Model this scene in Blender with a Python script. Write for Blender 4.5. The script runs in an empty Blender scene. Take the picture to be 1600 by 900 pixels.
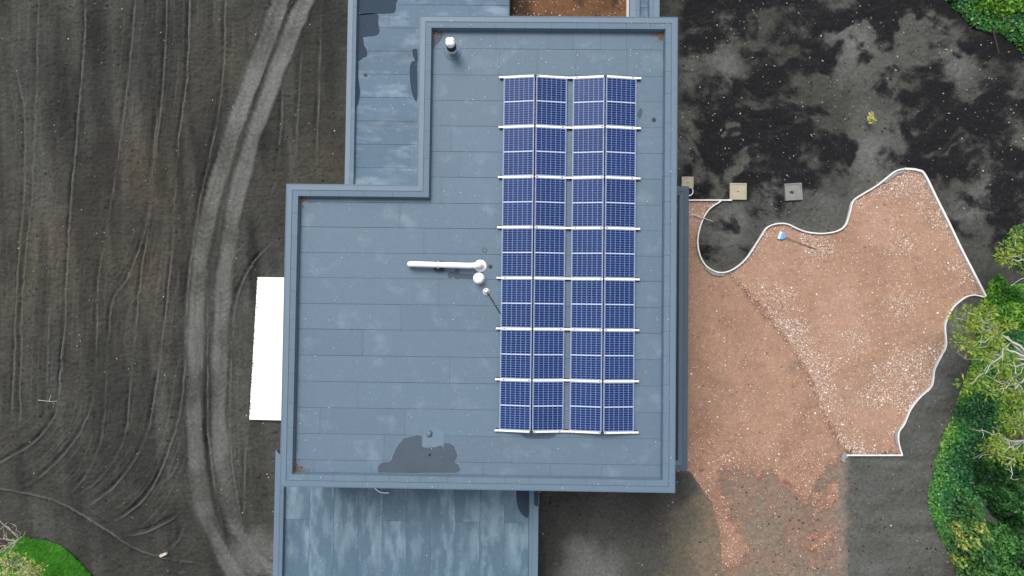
import bpy, math, random
import numpy as np
from mathutils import Matrix, Vector

# ------------------------------------------------------------------ camera, sky, sun, exposure
scene = bpy.context.scene
C = scene.collection
CAM_Z = 30.3
F_PX = 1081.0
PITCH, ROLL, YAW = math.radians(1.626), math.radians(0.841), math.radians(0.721)
CAM_R = Matrix.Rotation(YAW, 3, 'Z') @ Matrix.Rotation(ROLL, 3, 'Y') @ Matrix.Rotation(PITCH, 3, 'X')
cam_data = bpy.data.cameras.new('camera')
cam_data.sensor_width = 36.0
cam_data.lens = 36.0 * F_PX / 1600.0
cam_data.clip_end = 3000.0
cam = bpy.data.objects.new('camera', cam_data)
cam.matrix_world = Matrix.Translation((0, 0, CAM_Z)) @ CAM_R.to_4x4()
C.objects.link(cam)
scene.camera = cam

SUN_EL, SUN_AZ = 58.0, 118.0      # azimuth: direction the sun stands in, counter-clockwise from +X
world = bpy.data.worlds.new('World')
scene.world = world
world.use_nodes = True
wn, wl = world.node_tree.nodes, world.node_tree.links
wn.clear()
sky = wn.new('ShaderNodeTexSky')
sky.sky_type = 'NISHITA'
sky.sun_disc = False
sky.sun_elevation = math.radians(SUN_EL)
sky.sun_rotation = math.radians(90 - SUN_AZ)
sky.air_density = 1.0
sky.dust_density = 4.0
hs = wn.new('ShaderNodeHueSaturation')
hs.inputs['Saturation'].default_value = 0.30     # cloud cover greys the sky
bg = wn.new('ShaderNodeBackground')
bg.inputs['Strength'].default_value = 0.12
wo = wn.new('ShaderNodeOutputWorld')
wl.new(sky.outputs[0], hs.inputs['Color'])
wl.new(hs.outputs[0], bg.inputs['Color'])
wl.new(bg.outputs[0], wo.inputs['Surface'])

sun_data = bpy.data.lights.new('sun', 'SUN')
sun_data.energy = 1.5
sun_data.angle = math.radians(26)
sun_data.color = (1.0, 0.965, 0.92)
sun = bpy.data.objects.new('sun', sun_data)
el, az = math.radians(SUN_EL), math.radians(SUN_AZ)
sd = Vector((math.cos(el) * math.cos(az), math.cos(el) * math.sin(az), math.sin(el)))
sun.rotation_euler = sd.to_track_quat('Z', 'Y').to_euler()
sun.location = sd * 60
C.objects.link(sun)

scene.view_settings.view_transform = 'Standard'
scene.view_settings.look = 'None'
scene.view_settings.exposure = 0.55
scene.view_settings.gamma = 1.0
scene.view_settings.use_curve_mapping = False

# ------------------------------------------------------------------ helpers
rnd = random.Random(7)
rng = np.random.default_rng(11)


def P(px, py, z=0.0):
    """ground-survey helper: the point at height z seen at photograph pixel (px, py)"""
    d = CAM_R @ Vector(((px - 800) / F_PX, -(py - 450) / F_PX, -1.0))
    t = (z - CAM_Z) / d.z
    return (d.x * t, d.y * t, z)


def PX(px, py, z): return P(px, py, z)[0]
def PY(px, py, z): return P(px, py, z)[1]


class MB:
    def __init__(self):
        self.v, self.f, self.a = [], [], []

    def add(self, vs, fs):
        o = len(self.v)
        self.v.extend(vs)
        self.f.extend(tuple(i + o for i in f) for f in fs)

    def box(self, x0, x1, y0, y1, z0, z1):
        self.add([(x0, y0, z0), (x1, y0, z0), (x1, y1, z0), (x0, y1, z0),
                  (x0, y0, z1), (x1, y0, z1), (x1, y1, z1), (x0, y1, z1)],
                 [(3, 2, 1, 0), (4, 5, 6, 7), (0, 1, 5, 4), (1, 2, 6, 5), (2, 3, 7, 6), (3, 0, 4, 7)])
        return self

    def prism(self, poly, z0, z1, taper=0.0):
        n = len(poly)
        cx = sum(p[0] for p in poly) / n
        cy = sum(p[1] for p in poly) / n
        top = [(p[0] + (cx - p[0]) * taper, p[1] + (cy - p[1]) * taper, z1) for p in poly]
        self.add([(p[0], p[1], z0) for p in poly] + top,
                 [tuple(range(n - 1, -1, -1)), tuple(range(n, 2 * n))] +
                 [(i, (i + 1) % n, n + (i + 1) % n, n + i) for i in range(n)])
        return self

    def lathe(self, c, prof, n=20):
        """prof: (radius, z) list from bottom to top"""
        o = len(self.v)
        for r, z in prof:
            for k in range(n):
                a = 2 * math.pi * k / n
                self.v.append((c[0] + r * math.cos(a), c[1] + r * math.sin(a), c[2] + z))
        for j in range(len(prof) - 1):
            for k in range(n):
                k2 = (k + 1) % n
                self.f.append((o + j * n + k, o + j * n + k2, o + (j + 1) * n + k2, o + (j + 1) * n + k))
        self.f.append(tuple(o + k for k in range(n - 1, -1, -1)))
        self.f.append(tuple(o + (len(prof) - 1) * n + k for k in range(n)))
        return self

    def tube(self, pts, r0, r1=None, n=6):
        r1 = r0 if r1 is None else r1
        o = len(self.v)
        pts = [Vector(p) for p in pts]
        m = len(pts)
        up = Vector((0, 0, 1))
        for i, p in enumerate(pts):
            t = (pts[min(i + 1, m - 1)] - pts[max(i - 1, 0)]).normalized()
            a = t.cross(up)
            if a.length < 1e-3:
                a = t.cross(Vector((0, 1, 0)))
            a.normalize()
            b = a.cross(t).normalized()
            r = r0 + (r1 - r0) * i / max(1, m - 1)
            for k in range(n):
                w = 2 * math.pi * k / n
                self.v.append(tuple(p + a * (r * math.cos(w)) + b * (r * math.sin(w))))
        for i in range(m - 1):
            for k in range(n):
                k2 = (k + 1) % n
                self.f.append((o + i * n + k, o + i * n + k2, o + (i + 1) * n + k2, o + (i + 1) * n + k))
        self.f.append(tuple(o + k for k in range(n - 1, -1, -1)))
        self.f.append(tuple(o + (m - 1) * n + k for k in range(n)))
        return self

    def build(self, name, material, parent=None, smooth=False, bevel=0.0):
        me = bpy.data.meshes.new(name)
        me.from_pydata(self.v, [], self.f)
        me.update()
        if material:
            me.materials.append(material)
        if smooth:
            me.polygons.foreach_set('use_smooth', [True] * len(me.polygons))
        return link(name, me, parent, bevel)


def link(name, me, parent=None, bevel=0.0):
    o = bpy.data.objects.new(name, me)
    C.objects.link(o)
    if parent is not None:
        o.parent = parent
        o.matrix_parent_inverse = parent.matrix_world.inverted() if parent.type != 'EMPTY' else Matrix.Translation(-parent.location)
    if bevel:
        b = o.modifiers.new('bevel', 'BEVEL')
        b.width = bevel
        b.segments = 2
        b.limit_method = 'ANGLE'
    return o


def tag(o, label=None, cat=None, group=None, kind=None):
    if label: o['label'] = label
    if cat: o['category'] = cat
    if group: o['group'] = group
    if kind: o['kind'] = kind
    return o


def empty(name, loc):
    o = bpy.data.objects.new(name, None)
    o.location = loc
    o.empty_display_size = 0.2
    C.objects.link(o)
    return o


def np_mesh(name, verts, faces, material, parent=None, attrs=None, smooth=False):
    """verts (n,3) array, faces (m,k) array with k = 3 or 4; attrs: dict name -> (n,4) colours or (n,) floats"""
    verts = np.asarray(verts, dtype=np.float32)
    faces = np.asarray(faces, dtype=np.int32)
    k = faces.shape[1]
    me = bpy.data.meshes.new(name)
    me.vertices.add(len(verts))
    me.vertices.foreach_set('co', verts.ravel())
    me.loops.add(faces.size)
    me.loops.foreach_set('vertex_index', faces.ravel())
    me.polygons.add(len(faces))
    me.polygons.foreach_set('loop_start', np.arange(0, faces.size, k, dtype=np.int32))
    me.polygons.foreach_set('loop_total', np.full(len(faces), k, dtype=np.int32))
    if smooth:
        me.polygons.foreach_set('use_smooth', np.ones(len(faces), dtype=bool))
    me.update(calc_edges=True)
    for nm, arr in (attrs or {}).items():
        arr = np.asarray(arr, dtype=np.float32)
        if arr.ndim == 2:
            a = me.attributes.new(nm, 'FLOAT_COLOR', 'POINT')
            a.data.foreach_set('color', arr.ravel())
        else:
            a = me.attributes.new(nm, 'FLOAT', 'POINT')
            a.data.foreach_set('value', arr)
    me.materials.append(material)
    return link(name, me, parent)


def vnoise(x, y, scale, seed):
    r = np.random.default_rng(seed)
    N = 256
    g = r.random((N, N))
    u, v = x / scale + 1000.3, y / scale + 1000.7
    i, j = np.floor(u).astype(int), np.floor(v).astype(int)
    fu, fv = u - i, v - j
    fu, fv = fu * fu * (3 - 2 * fu), fv * fv * (3 - 2 * fv)
    i0, i1, j0, j1 = i % N, (i + 1) % N, j % N, (j + 1) % N
    return (g[i0, j0] * (1 - fu) + g[i1, j0] * fu) * (1 - fv) + (g[i0, j1] * (1 - fu) + g[i1, j1] * fu) * fv


def fbm(x, y, scale, octv=4, seed=0, gain=0.5):
    t, a, s = 0, 1.0, 0
    for k in range(octv):
        t = t + a * vnoise(x + 13.7 * k, y - 7.1 * k, scale / 2 ** k, seed * 17 + k)
        s += a
        a *= gain
    return t / s


def sstep(a, b, x):
    t = np.clip((x - a) / (b - a), 0, 1)
    return t * t * (3 - 2 * t)


def catmull(pts, n=10):
    p = [np.array(q, float) for q in pts]
    p = [2 * p[0] - p[1]] + p + [2 * p[-1] - p[-2]]
    out = []
    for i in range(1, len(p) - 2):
        for k in range(n):
            t = k / n
            out.append(0.5 * (2 * p[i] + (p[i + 1] - p[i - 1]) * t + (2 * p[i - 1] - 5 * p[i] + 4 * p[i + 1] - p[i + 2]) * t * t
                              + (3 * p[i] - p[i - 1] - 3 * p[i + 1] + p[i + 2]) * t ** 3))
    out.append(p[-2])
    return np.array(out)


def px_line(pts, z=0.0, n=8, smooth=True):
    w = [P(a, b, z)[:2] for a, b in pts]
    return catmull(w, n) if smooth else np.array(w)


def seg_dist(x, y, line, reach):
    """signed distance (left of the line positive) and along-length for points near the polyline, inf elsewhere"""
    d = np.full(x.shape, 1e9)
    s = np.zeros(x.shape)
    al = np.zeros(x.shape)
    L = 0.0
    for k in range(len(line) - 1):
        a, b = line[k], line[k + 1]
        lo, hi = np.minimum(a, b) - reach, np.maximum(a, b) + reach
        idx = np.nonzero((x > lo[0]) & (x < hi[0]) & (y > lo[1]) & (y < hi[1]))[0]
        ab = b - a
        l2 = float(ab @ ab)
        if len(idx):
            dx, dy = x[idx] - a[0], y[idx] - a[1]
            t = np.clip((dx * ab[0] + dy * ab[1]) / l2, 0, 1)
            ex, ey = dx - t * ab[0], dy - t * ab[1]
            dd = np.hypot(ex, ey)
            better = dd < d[idx]
            ii = idx[better]
            d[ii] = dd[better]
            s[ii] = np.sign(ab[0] * dy - ab[1] * dx)[better]
            al[ii] = (L + t * math.sqrt(l2))[better]
        L += math.sqrt(l2)
    return d, s, al, L


def inside(x, y, poly):
    r = np.zeros(x.shape, bool)
    n = len(poly)
    for i in range(n):
        x1, y1 = poly[i][0], poly[i][1]
        x2, y2 = poly[(i + 1) % n][0], poly[(i + 1) % n][1]
        if y1 == y2: continue
        c = ((y1 > y) != (y2 > y)) & (x < (x2 - x1) * (y - y1) / (y2 - y1) + x1)
        r ^= c
    return r


# ------------------------------------------------------------------ materials
def new_mat(name):
    m = bpy.data.materials.new(name)
    m.use_nodes = True
    nt = m.node_tree
    return m, nt.nodes, nt.links, nt.nodes['Principled BSDF']


def plain(name, col, rough=0.6, metal=0.0, spec=0.5, var=0.12, scale=6.0, bump=0.0, coat=0.0):
    m, n, l, b = new_mat(name)
    geo = n.new('ShaderNodeNewGeometry')
    nz = n.new('ShaderNodeTexNoise')
    nz.inputs['Scale'].default_value = scale
    nz.inputs['Detail'].default_value = 6
    l.new(geo.outputs['Position'], nz.inputs['Vector'])
    mx = n.new('ShaderNodeMix'); mx.data_type = 'RGBA'
    l.new(nz.outputs['Fac'], mx.inputs['Factor'])
    mx.inputs['A'].default_value = (*[c * (1 - var) for c in col], 1)
    mx.inputs['B'].default_value = (*[min(1, c * (1 + var)) for c in col], 1)
    l.new(mx.outputs['Result'], b.inputs['Base Color'])
    b.inputs['Roughness'].default_value = rough
    b.inputs['Metallic'].default_value = metal
    b.inputs['Specular IOR Level'].default_value = spec
    b.inputs['Coat Weight'].default_value = coat
    if bump:
        bp = n.new('ShaderNodeBump'); bp.inputs['Strength'].default_value = bump; bp.inputs['Distance'].default_value = 0.01
        l.new(nz.outputs['Fac'], bp.inputs['Height']); l.new(bp.outputs[0], b.inputs['Normal'])
    return m


def ramp(n, stops):
    r = n.new('ShaderNodeValToRGB')
    e = r.color_ramp.elements
    while len(e) < len(stops): e.new(0.5)
    for k, (p, c) in enumerate(stops):
        e[k].position = p
        e[k].color = (*c, 1) if len(c) == 3 else c
    return r


def mixc(n, l, fac, a, b):
    m = n.new('ShaderNodeMix'); m.data_type = 'RGBA'
    if isinstance(fac, float): m.inputs['Factor'].default_value = fac
    else: l.new(fac, m.inputs['Factor'])
    for s, v in (('A', a), ('B', b)):
        if isinstance(v, tuple): m.inputs[s].default_value = (*v, 1)
        else: l.new(v, m.inputs[s])
    return m.outputs['Result']


def mathn(n, l, op, a, b=None, clamp=False):
    m = n.new('ShaderNodeMath'); m.operation = op; m.use_clamp = clamp
    for k, v in enumerate((a, b)):
        if v is None: continue
        if isinstance(v, (int, float)): m.inputs[k].default_value = v
        else: l.new(v, m.inputs[k])
    return m.outputs[0]


def noise(n, l, vec, scale, detail=5, rough=0.55, dist=0.0):
    t = n.new('ShaderNodeTexNoise')
    t.inputs['Scale'].default_value = scale
    t.inputs['Detail'].default_value = detail
    t.inputs['Roughness'].default_value = rough
    t.inputs['Distortion'].default_value = dist
    l.new(vec, t.inputs['Vector'])
    return t.outputs['Fac']


def membrane(name, col, chalk=0.25, chalk_lo=0.56, stretch=(1, 1, 1), tint=0.10, chalk_col=(0.31, 0.39, 0.45), off=False, damp=0.0):
    """grey-blue bituminous roof felt: sheet-to-sheet tint, chalky dust, fine mineral grain"""
    m, n, l, b = new_mat(name)
    geo = n.new('ShaderNodeNewGeometry')
    pos = geo.outputs['Position']
    oi = n.new('ShaderNodeObjectInfo')
    mp = n.new('ShaderNodeMapping')
    mp.inputs['Scale'].default_value = stretch
    l.new(pos, mp.inputs['Vector'])
    vec = mp.outputs[0]
    if off:
        cb = n.new('ShaderNodeCombineXYZ')
        l.new(mathn(n, l, 'MULTIPLY', oi.outputs['Random'], 40.0), cb.inputs[0])
        l.new(mathn(n, l, 'MULTIPLY', oi.outputs['Random'], 13.0), cb.inputs[1])
        va = n.new('ShaderNodeVectorMath'); va.operation = 'ADD'
        l.new(vec, va.inputs[0]); l.new(cb.outputs[0], va.inputs[1])
        vec = va.outputs[0]
    broad = noise(n, l, pos, 0.22, 3)
    mid = noise(n, l, vec, 1.1, 6, 0.6)
    fine = noise(n, l, pos, 34, 3, 0.7)
    lo = tuple(c * (1 - tint) for c in col); hi = tuple(c * (1 + tint) for c in col)
    c0 = mixc(n, l, oi.outputs['Random'], lo, hi)
    c0 = mixc(n, l, mathn(n, l, 'MULTIPLY', broad, 0.35), c0, tuple(c * k for c, k in zip(col, (1.12, 1.02, 0.96))))
    r1 = ramp(n, [(chalk_lo, (0, 0, 0)), (chalk_lo + 0.2, (1, 1, 1))])
    l.new(mid, r1.inputs[0])
    spot = noise(n, l, pos, 5.5, 4, 0.6)
    r2 = ramp(n, [(0.60, (0, 0, 0)), (0.74, (1, 1, 1))])
    l.new(spot, r2.inputs[0])
    fac = mathn(n, l, 'ADD', mathn(n, l, 'MULTIPLY', r1.outputs[0], chalk), mathn(n, l, 'MULTIPLY', r2.outputs[0], chalk * 0.45), True)
    c1 = mixc(n, l, fac, c0, chalk_col)
    if damp:
        dn = noise(n, l, vec, 0.55, 4, 0.5)
        r4 = ramp(n, [(0.52, (0, 0, 0)), (0.62, (1, 1, 1))])
        l.new(dn, r4.inputs[0])
        c1 = mixc(n, l, mathn(n, l, 'MULTIPLY', r4.outputs[0], damp), c1, tuple(c * 0.62 for c in col))
    r3 = ramp(n, [(0.3, (0.86, 0.86, 0.86)), (0.7, (1.1, 1.1, 1.1))])
    l.new(fine, r3.inputs[0])
    mm = n.new('ShaderNodeMix'); mm.data_type = 'RGBA'; mm.blend_type = 'MULTIPLY'; mm.inputs['Factor'].default_value = 1.0
    l.new(c1, mm.inputs['A']); l.new(r3.outputs[0], mm.inputs['B'])
    l.new(mm.outputs['Result'], b.inputs['Base Color'])
    b.inputs['Roughness'].default_value = 0.62
    b.inputs['Specular IOR Level'].default_value = 0.35
    bp = n.new('ShaderNodeBump'); bp.inputs['Strength'].default_value = 0.25; bp.inputs['Distance'].default_value = 0.004
    l.new(mathn(n, l, 'ADD', fine, mathn(n, l, 'MULTIPLY', mid, 1.5)), bp.inputs['Height'])
    l.new(bp.outputs[0], b.inputs['Normal'])
    return m


def leaf_mat(name, stops, rough=0.5, trans=0.25):
    m, n, l, b = new_mat(name)
    at = n.new('ShaderNodeAttribute'); at.attribute_name = 'tone'
    r = ramp(n, stops)
    l.new(at.outputs['Fac'], r.inputs[0])
    l.new(r.outputs[0], b.inputs['Base Color'])
    b.inputs['Roughness'].default_value = rough
    b.inputs['Specular IOR Level'].default_value = 0.4
    tr = n.new('ShaderNodeBsdfTranslucent')
    l.new(r.outputs[0], tr.inputs['Color'])
    mx = n.new('ShaderNodeMixShader'); mx.inputs[0].default_value = trans
    l.new(b.outputs[0], mx.inputs[1]); l.new(tr.outputs[0], mx.inputs[2])
    l.new(mx.outputs[0], n['Material Output'].inputs['Surface'])
    return m


M = {}
ROOF = (0.099, 0.152, 0.206)
M['felt'] = membrane('roof_felt', ROOF, chalk=0.24, chalk_lo=0.55, tint=0.045)
M['felt_edge'] = membrane('edge_felt', (0.101, 0.156, 0.212), chalk=0.20, chalk_lo=0.6, tint=0.03)
M['felt_north'] = membrane('north_wing_felt', (0.068, 0.122, 0.180), chalk=0.40, chalk_lo=0.50, stretch=(0.7, 1.9, 1), tint=0.10, damp=0.35)
M['felt_south'] = membrane('south_wing_felt', (0.072, 0.128, 0.180), chalk=0.50, chalk_lo=0.46, stretch=(1.9, 0.6, 1), tint=0.06,
                           chalk_col=(0.27, 0.37, 0.43), off=True, damp=0.3)
M['felt_dark'] = membrane('bay_felt', (0.055, 0.085, 0.12), chalk=0.10, tint=0.03)
M['felt_bay_lip'] = membrane('bay_lip_felt', (0.085, 0.12, 0.165), chalk=0.10, tint=0.03)
M['deck'] = plain('bitumen_deck', (0.03, 0.04, 0.055), 0.8)
M['trim'] = plain('anthracite_trim', (0.102, 0.157, 0.213), 0.55, spec=0.5, var=0.05)
M['wall'] = plain('white_render', (0.80, 0.80, 0.78), 0.85, var=0.04, bump=0.3, scale=20)
M['frame'] = plain('dark_window_frame', (0.03, 0.033, 0.036), 0.4)
M['glass'] = plain('window_glass', (0.02, 0.025, 0.03), 0.05, spec=0.8)
M['wet'] = plain('wet_dark_felt', (0.066, 0.088, 0.114), 0.6, spec=0.10, var=0.10, scale=2.2)
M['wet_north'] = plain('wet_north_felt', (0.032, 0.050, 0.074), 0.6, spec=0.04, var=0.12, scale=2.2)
M['silt'] = plain('dried_silt', (0.110, 0.166, 0.222), 0.7, var=0.2, scale=7)
M['silt_north'] = plain('north_silt', (0.098, 0.152, 0.205), 0.7, var=0.2, scale=7)
M['white_pvc'] = plain('white_pvc', (0.82, 0.84, 0.85), 0.35, var=0.04)
M['steel'] = plain('brushed_steel', (0.72, 0.73, 0.74), 0.35, metal=0.7, var=0.06)
M['black'] = plain('black_rubber', (0.014, 0.014, 0.015), 0.6)
M['alu'] = plain('white_aluminium', (0.78, 0.78, 0.80), 0.4, var=0.05)
M['strip'] = plain('panel_strip', (0.52, 0.55, 0.66), 0.5, spec=0.2, var=0.04)
M['panel_frame'] = plain('panel_frame', (0.27, 0.31, 0.43), 0.5, spec=0.2, var=0.05)
M['backsheet'] = plain('panel_backsheet', (0.120, 0.195, 0.40), 0.5, spec=0.15, var=0.03)
M['eps'] = plain('white_slab', (0.84, 0.84, 0.83), 0.8, var=0.05, scale=1.2)
M['concrete'] = plain('grey_concrete', (0.20, 0.205, 0.20), 0.9, var=0.3, scale=5, bump=0.5)
M['sandstone'] = plain('yellow_concrete', (0.36, 0.34, 0.25), 0.9, var=0.22, scale=5, bump=0.5)
M['edging'] = plain('white_edging', (0.66, 0.67, 0.66), 0.7, var=0.15, scale=4)
M['wood'] = plain('pale_wood', (0.50, 0.42, 0.34), 0.8, var=0.15, scale=9)
M['dark_wood'] = plain('weathered_handle', (0.16, 0.13, 0.09), 0.8)
M['blue'] = plain('blue_plastic', (0.10, 0.33, 0.62), 0.4, var=0.1)
M['pale_blue'] = plain('pale_blue_plastic', (0.55, 0.68, 0.78), 0.4, var=0.1)
M['bark'] = plain('pale_bark', (0.44, 0.45, 0.42), 0.85, var=0.25, scale=4)
M['twig'] = plain('buff_twig', (0.33, 0.30, 0.24), 0.85, var=0.25, scale=4)
M['dark_bark'] = plain('dark_bark', (0.05, 0.045, 0.035), 0.9, var=0.3, scale=4)
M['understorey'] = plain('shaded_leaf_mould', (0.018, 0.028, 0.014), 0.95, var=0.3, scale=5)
M['petal'] = plain('white_petal', (0.72, 0.73, 0.72), 0.8, var=0.1)
M['rust_litter'] = leaf_mat('rusty_leaf_litter', [(0, (0.10, 0.05, 0.02)), (0.5, (0.26, 0.11, 0.04)), (1, (0.36, 0.22, 0.10))], trans=0.1)
M['moss_gravel'] = None
M['stone'] = leaf_mat('pale_stone', [(0, (0.20, 0.19, 0.17)), (0.6, (0.42, 0.40, 0.36)), (1, (0.66, 0.64, 0.60))], 0.9, 0.0)
M['chips'] = leaf_mat('crushed_brick_chips', [(0, (0.22, 0.10, 0.07)), (0.35, (0.42, 0.25, 0.17)), (0.65, (0.62, 0.46, 0.37)), (1, (0.90, 0.86, 0.82))], 0.9, 0.0)
M['clods'] = leaf_mat('soil_clods', [(0, (0.02, 0.019, 0.018)), (0.6, (0.06, 0.056, 0.05)), (1, (0.12, 0.115, 0.105))], 0.95, 0.0)


def cell_mat():
    m, n, l, b = new_mat('solar_cell')
    oi = n.new('ShaderNodeObjectInfo')
    geo = n.new('ShaderNodeNewGeometry')
    nz = noise(n, l, geo.outputs['Position'], 0.7, 3)
    c = mixc(n, l, oi.outputs['Random'], (0.004, 0.016, 0.064), (0.010, 0.026, 0.094))
    c = mixc(n, l, mathn(n, l, 'MULTIPLY', nz, 0.6), c, (0.014, 0.018, 0.088))
    l.new(c, b.inputs['Base Color'])
    b.inputs['Roughness'].default_value = 0.3
    b.inputs['Specular IOR Level'].default_value = 0.09
    return m


M['cell'] = cell_mat()


def soil_mat():
    m, n, l, b = new_mat('soil')
    geo = n.new('ShaderNodeNewGeometry')
    pos = geo.outputs['Position']
    a1 = n.new('ShaderNodeAttribute'); a1.attribute_name = 'soil_a'
    a2 = n.new('ShaderNodeAttribute'); a2.attribute_name = 'soil_b'
    s1 = n.new('ShaderNodeSeparateColor'); l.new(a1.outputs['Color'], s1.inputs[0])
    s2 = n.new('ShaderNodeSeparateColor'); l.new(a2.outputs['Color'], s2.inputs[0])
    n1 = noise(n, l, pos, 0.8, 6, 0.6)
    n2 = noise(n, l, pos, 7, 6, 0.7)
    n3 = noise(n, l, pos, 17, 5, 0.8)
    r1 = ramp(n, [(0.3, (0.036, 0.036, 0.0315)), (0.7, (0.060, 0.0595, 0.052))])
    l.new(n1, r1.inputs[0])
    c = r1.outputs[0]
    c = mixc(n, l, s2.outputs[0], c, (0.080, 0.081, 0.074))                 # grey subsoil
    c = mixc(n, l, s1.outputs[0], c, (0.145, 0.149, 0.144))                 # compacted, dried soil; also lighter furrow crests
    c = mixc(n, l, s1.outputs[2], c, (0.200, 0.158, 0.122))                 # tan rubble
    c = mixc(n, l, s2.outputs[1], c, (0.115, 0.095, 0.055))                 # ochre clay
    c = mixc(n, l, s2.outputs[2], c, (0.30, 0.135, 0.095))                  # crushed brick worked in
    wetn = mathn(n, l, 'SUBTRACT', 1.0, a1.outputs['Alpha'], True)
    c = mixc(n, l, wetn, c, (0.014, 0.0145, 0.015))                          # damp soil
    n4 = noise(n, l, pos, 11, 8, 0.9)
    rp = ramp(n, [(0.10, (0, 0, 0)), (0.80, (1, 1, 1))])
    l.new(mathn(n, l, 'ADD', mathn(n, l, 'MULTIPLY', s1.outputs[1], 0.85), mathn(n, l, 'MULTIPLY', mathn(n, l, 'SUBTRACT', n4, 0.5), 1.8)), rp.inputs[0])
    pk = mathn(n, l, 'ADD', mathn(n, l, 'MULTIPLY', rp.outputs[0], mathn(n, l, 'MULTIPLY', s1.outputs[1], 1.6, True)), mathn(n, l, 'MULTIPLY', s1.outputs[1], 0.12), True)
    c = mixc(n, l, pk, c, (0.0115, 0.0115, 0.0135))                         # wet peat; also darker furrow grooves
    r2 = ramp(n, [(0.32, (0.50, 0.50, 0.50)), (0.68, (1.50, 1.50, 1.50))])
    l.new(mathn(n, l, 'ADD', mathn(n, l, 'MULTIPLY', n2, 0.5), mathn(n, l, 'MULTIPLY', n3, 0.5)), r2.inputs[0])
    mm = n.new('ShaderNodeMix'); mm.data_type = 'RGBA'; mm.blend_type = 'MULTIPLY'; mm.inputs['Factor'].default_value = 1.0
    l.new(c, mm.inputs['A']); l.new(r2.outputs[0], mm.inputs['B'])
    l.new(mm.outputs['Result'], b.inputs['Base Color'])
    b.inputs['Roughness'].default_value = 0.95
    b.inputs['Specular IOR Level'].default_value = 0.15
    bp = n.new('ShaderNodeBump'); bp.inputs['Strength'].default_value = 0.8; bp.inputs['Distance'].default_value = 0.045
    l.new(mathn(n, l, 'ADD', n2, mathn(n, l, 'MULTIPLY', n3, 0.6)), bp.inputs['Height'])
    l.new(bp.outputs[0], b.inputs['Normal'])
    return m


def gravel_mat(name, base, dark, light):
    m, n, l, b = new_mat(name)
    geo = n.new('ShaderNodeNewGeometry')
    pos = geo.outputs['Position']
    a1 = n.new('ShaderNodeAttribute'); a1.attribute_name = 'bed'
    s1 = n.new('ShaderNodeSeparateColor'); l.new(a1.outputs['Color'], s1.inputs[0])
    n1 = noise(n, l, pos, 0.5, 5, 0.6)
    n2 = noise(n, l, pos, 5, 6, 0.7)
    n3 = noise(n, l, pos, 16, 6, 0.85)
    r1 = ramp(n, [(0.3, tuple(c * 0.86 for c in base)), (0.7, tuple(c * 1.1 for c in base))])
    l.new(n1, r1.inputs[0])
    c = mixc(n, l, s1.outputs[0], r1.outputs[0], light)
    c = mixc(n, l, s1.outputs[1], c, dark)
    c = mixc(n, l, s1.outputs[2], c, (0.19, 0.15, 0.11))
    r2 = ramp(n, [(0.34, (0.66, 0.63, 0.60)), (0.66, (1.28, 1.32, 1.36))])
    l.new(mathn(n, l, 'ADD', mathn(n, l, 'MULTIPLY', n2, 0.4), mathn(n, l, 'MULTIPLY', n3, 0.6)), r2.inputs[0])
    mm = n.new('ShaderNodeMix'); mm.data_type = 'RGBA'; mm.blend_type = 'MULTIPLY'; mm.inputs['Factor'].default_value = 1.0
    l.new(c, mm.inputs['A']); l.new(r2.outputs[0], mm.inputs['B'])
    l.new(mm.outputs['Result'], b.inputs['Base Color'])
    b.inputs['Roughness'].default_value = 0.95
    b.inputs['Specular IOR Level'].default_value = 0.15
    bp = n.new('ShaderNodeBump'); bp.inputs['Strength'].default_value = 0.7; bp.inputs['Distance'].default_value = 0.03
    l.new(mathn(n, l, 'ADD', n2, n3), bp.inputs['Height'])
    l.new(bp.outputs[0], b.inputs['Normal'])
    return m


M['soil'] = soil_mat()
M['gravel'] = gravel_mat('crushed_brick', (0.350, 0.216, 0.150), (0.24, 0.122, 0.085), (0.385, 0.242, 0.174))
M['brown_gravel'] = gravel_mat('brown_gravel', (0.12, 0.062, 0.032), (0.04, 0.028, 0.02), (0.16, 0.08, 0.04))

# ------------------------------------------------------------------ ground
def axis(lo, hi, step, far):
    core = np.arange(lo, hi + step / 2, step)
    ext = []
    s, p = step, hi
    while p < far:
        s *= 1.35
        p += s
        ext.append(p)
    ext = np.array(ext)
    return np.concatenate([(lo - (ext - hi))[::-1], core, ext])


gx, gy = axis(-24.0, 25.0, 0.046, 420), axis(-14.2, 15.2, 0.046, 420)
X, Y = np.meshgrid(gx, gy)
nx, ny = X.shape[1], X.shape[0]
x, y = X.ravel(), Y.ravel()

# edging lines and the crushed-brick bed (photo survey points)
E_HORIZ = [(1074, 313), (1143, 313)]
E_CURVE = [(1126, 314), (1107, 328), (1095, 350), (1090, 374), (1092, 395), (1100, 412), (1112, 422), (1128, 426), (1145, 421), (1162, 408),
           (1176, 389), (1190, 367), (1198, 356), (1212, 350), (1229, 350), (1244, 357), (1262, 363), (1285, 365), (1308, 361), (1321, 351),
           (1327, 332), (1333, 314), (1350, 302), (1370, 290), (1390, 274), (1400, 267), (1412, 264)]
E_STRAIGHT = [(1413, 264), (1433, 266), (1445, 275), (1470, 325), (1500, 386), (1539, 463)]
E_EAST = [(1537, 464), (1520, 461), (1505, 466), (1490, 479), (1481, 494), (1476, 510), (1477, 540), (1470, 556), (1460, 575), (1457, 595),
          (1452, 607), (1435, 622), (1422, 640), (1412, 662), (1404, 675), (1403, 690), (1409, 711)]
E_SOUTH = [(1409, 711), (1322, 711)]
lw = [px_line(e, 0.0, 5) for e in (E_CURVE, E_STRAIGHT, E_EAST)]
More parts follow.
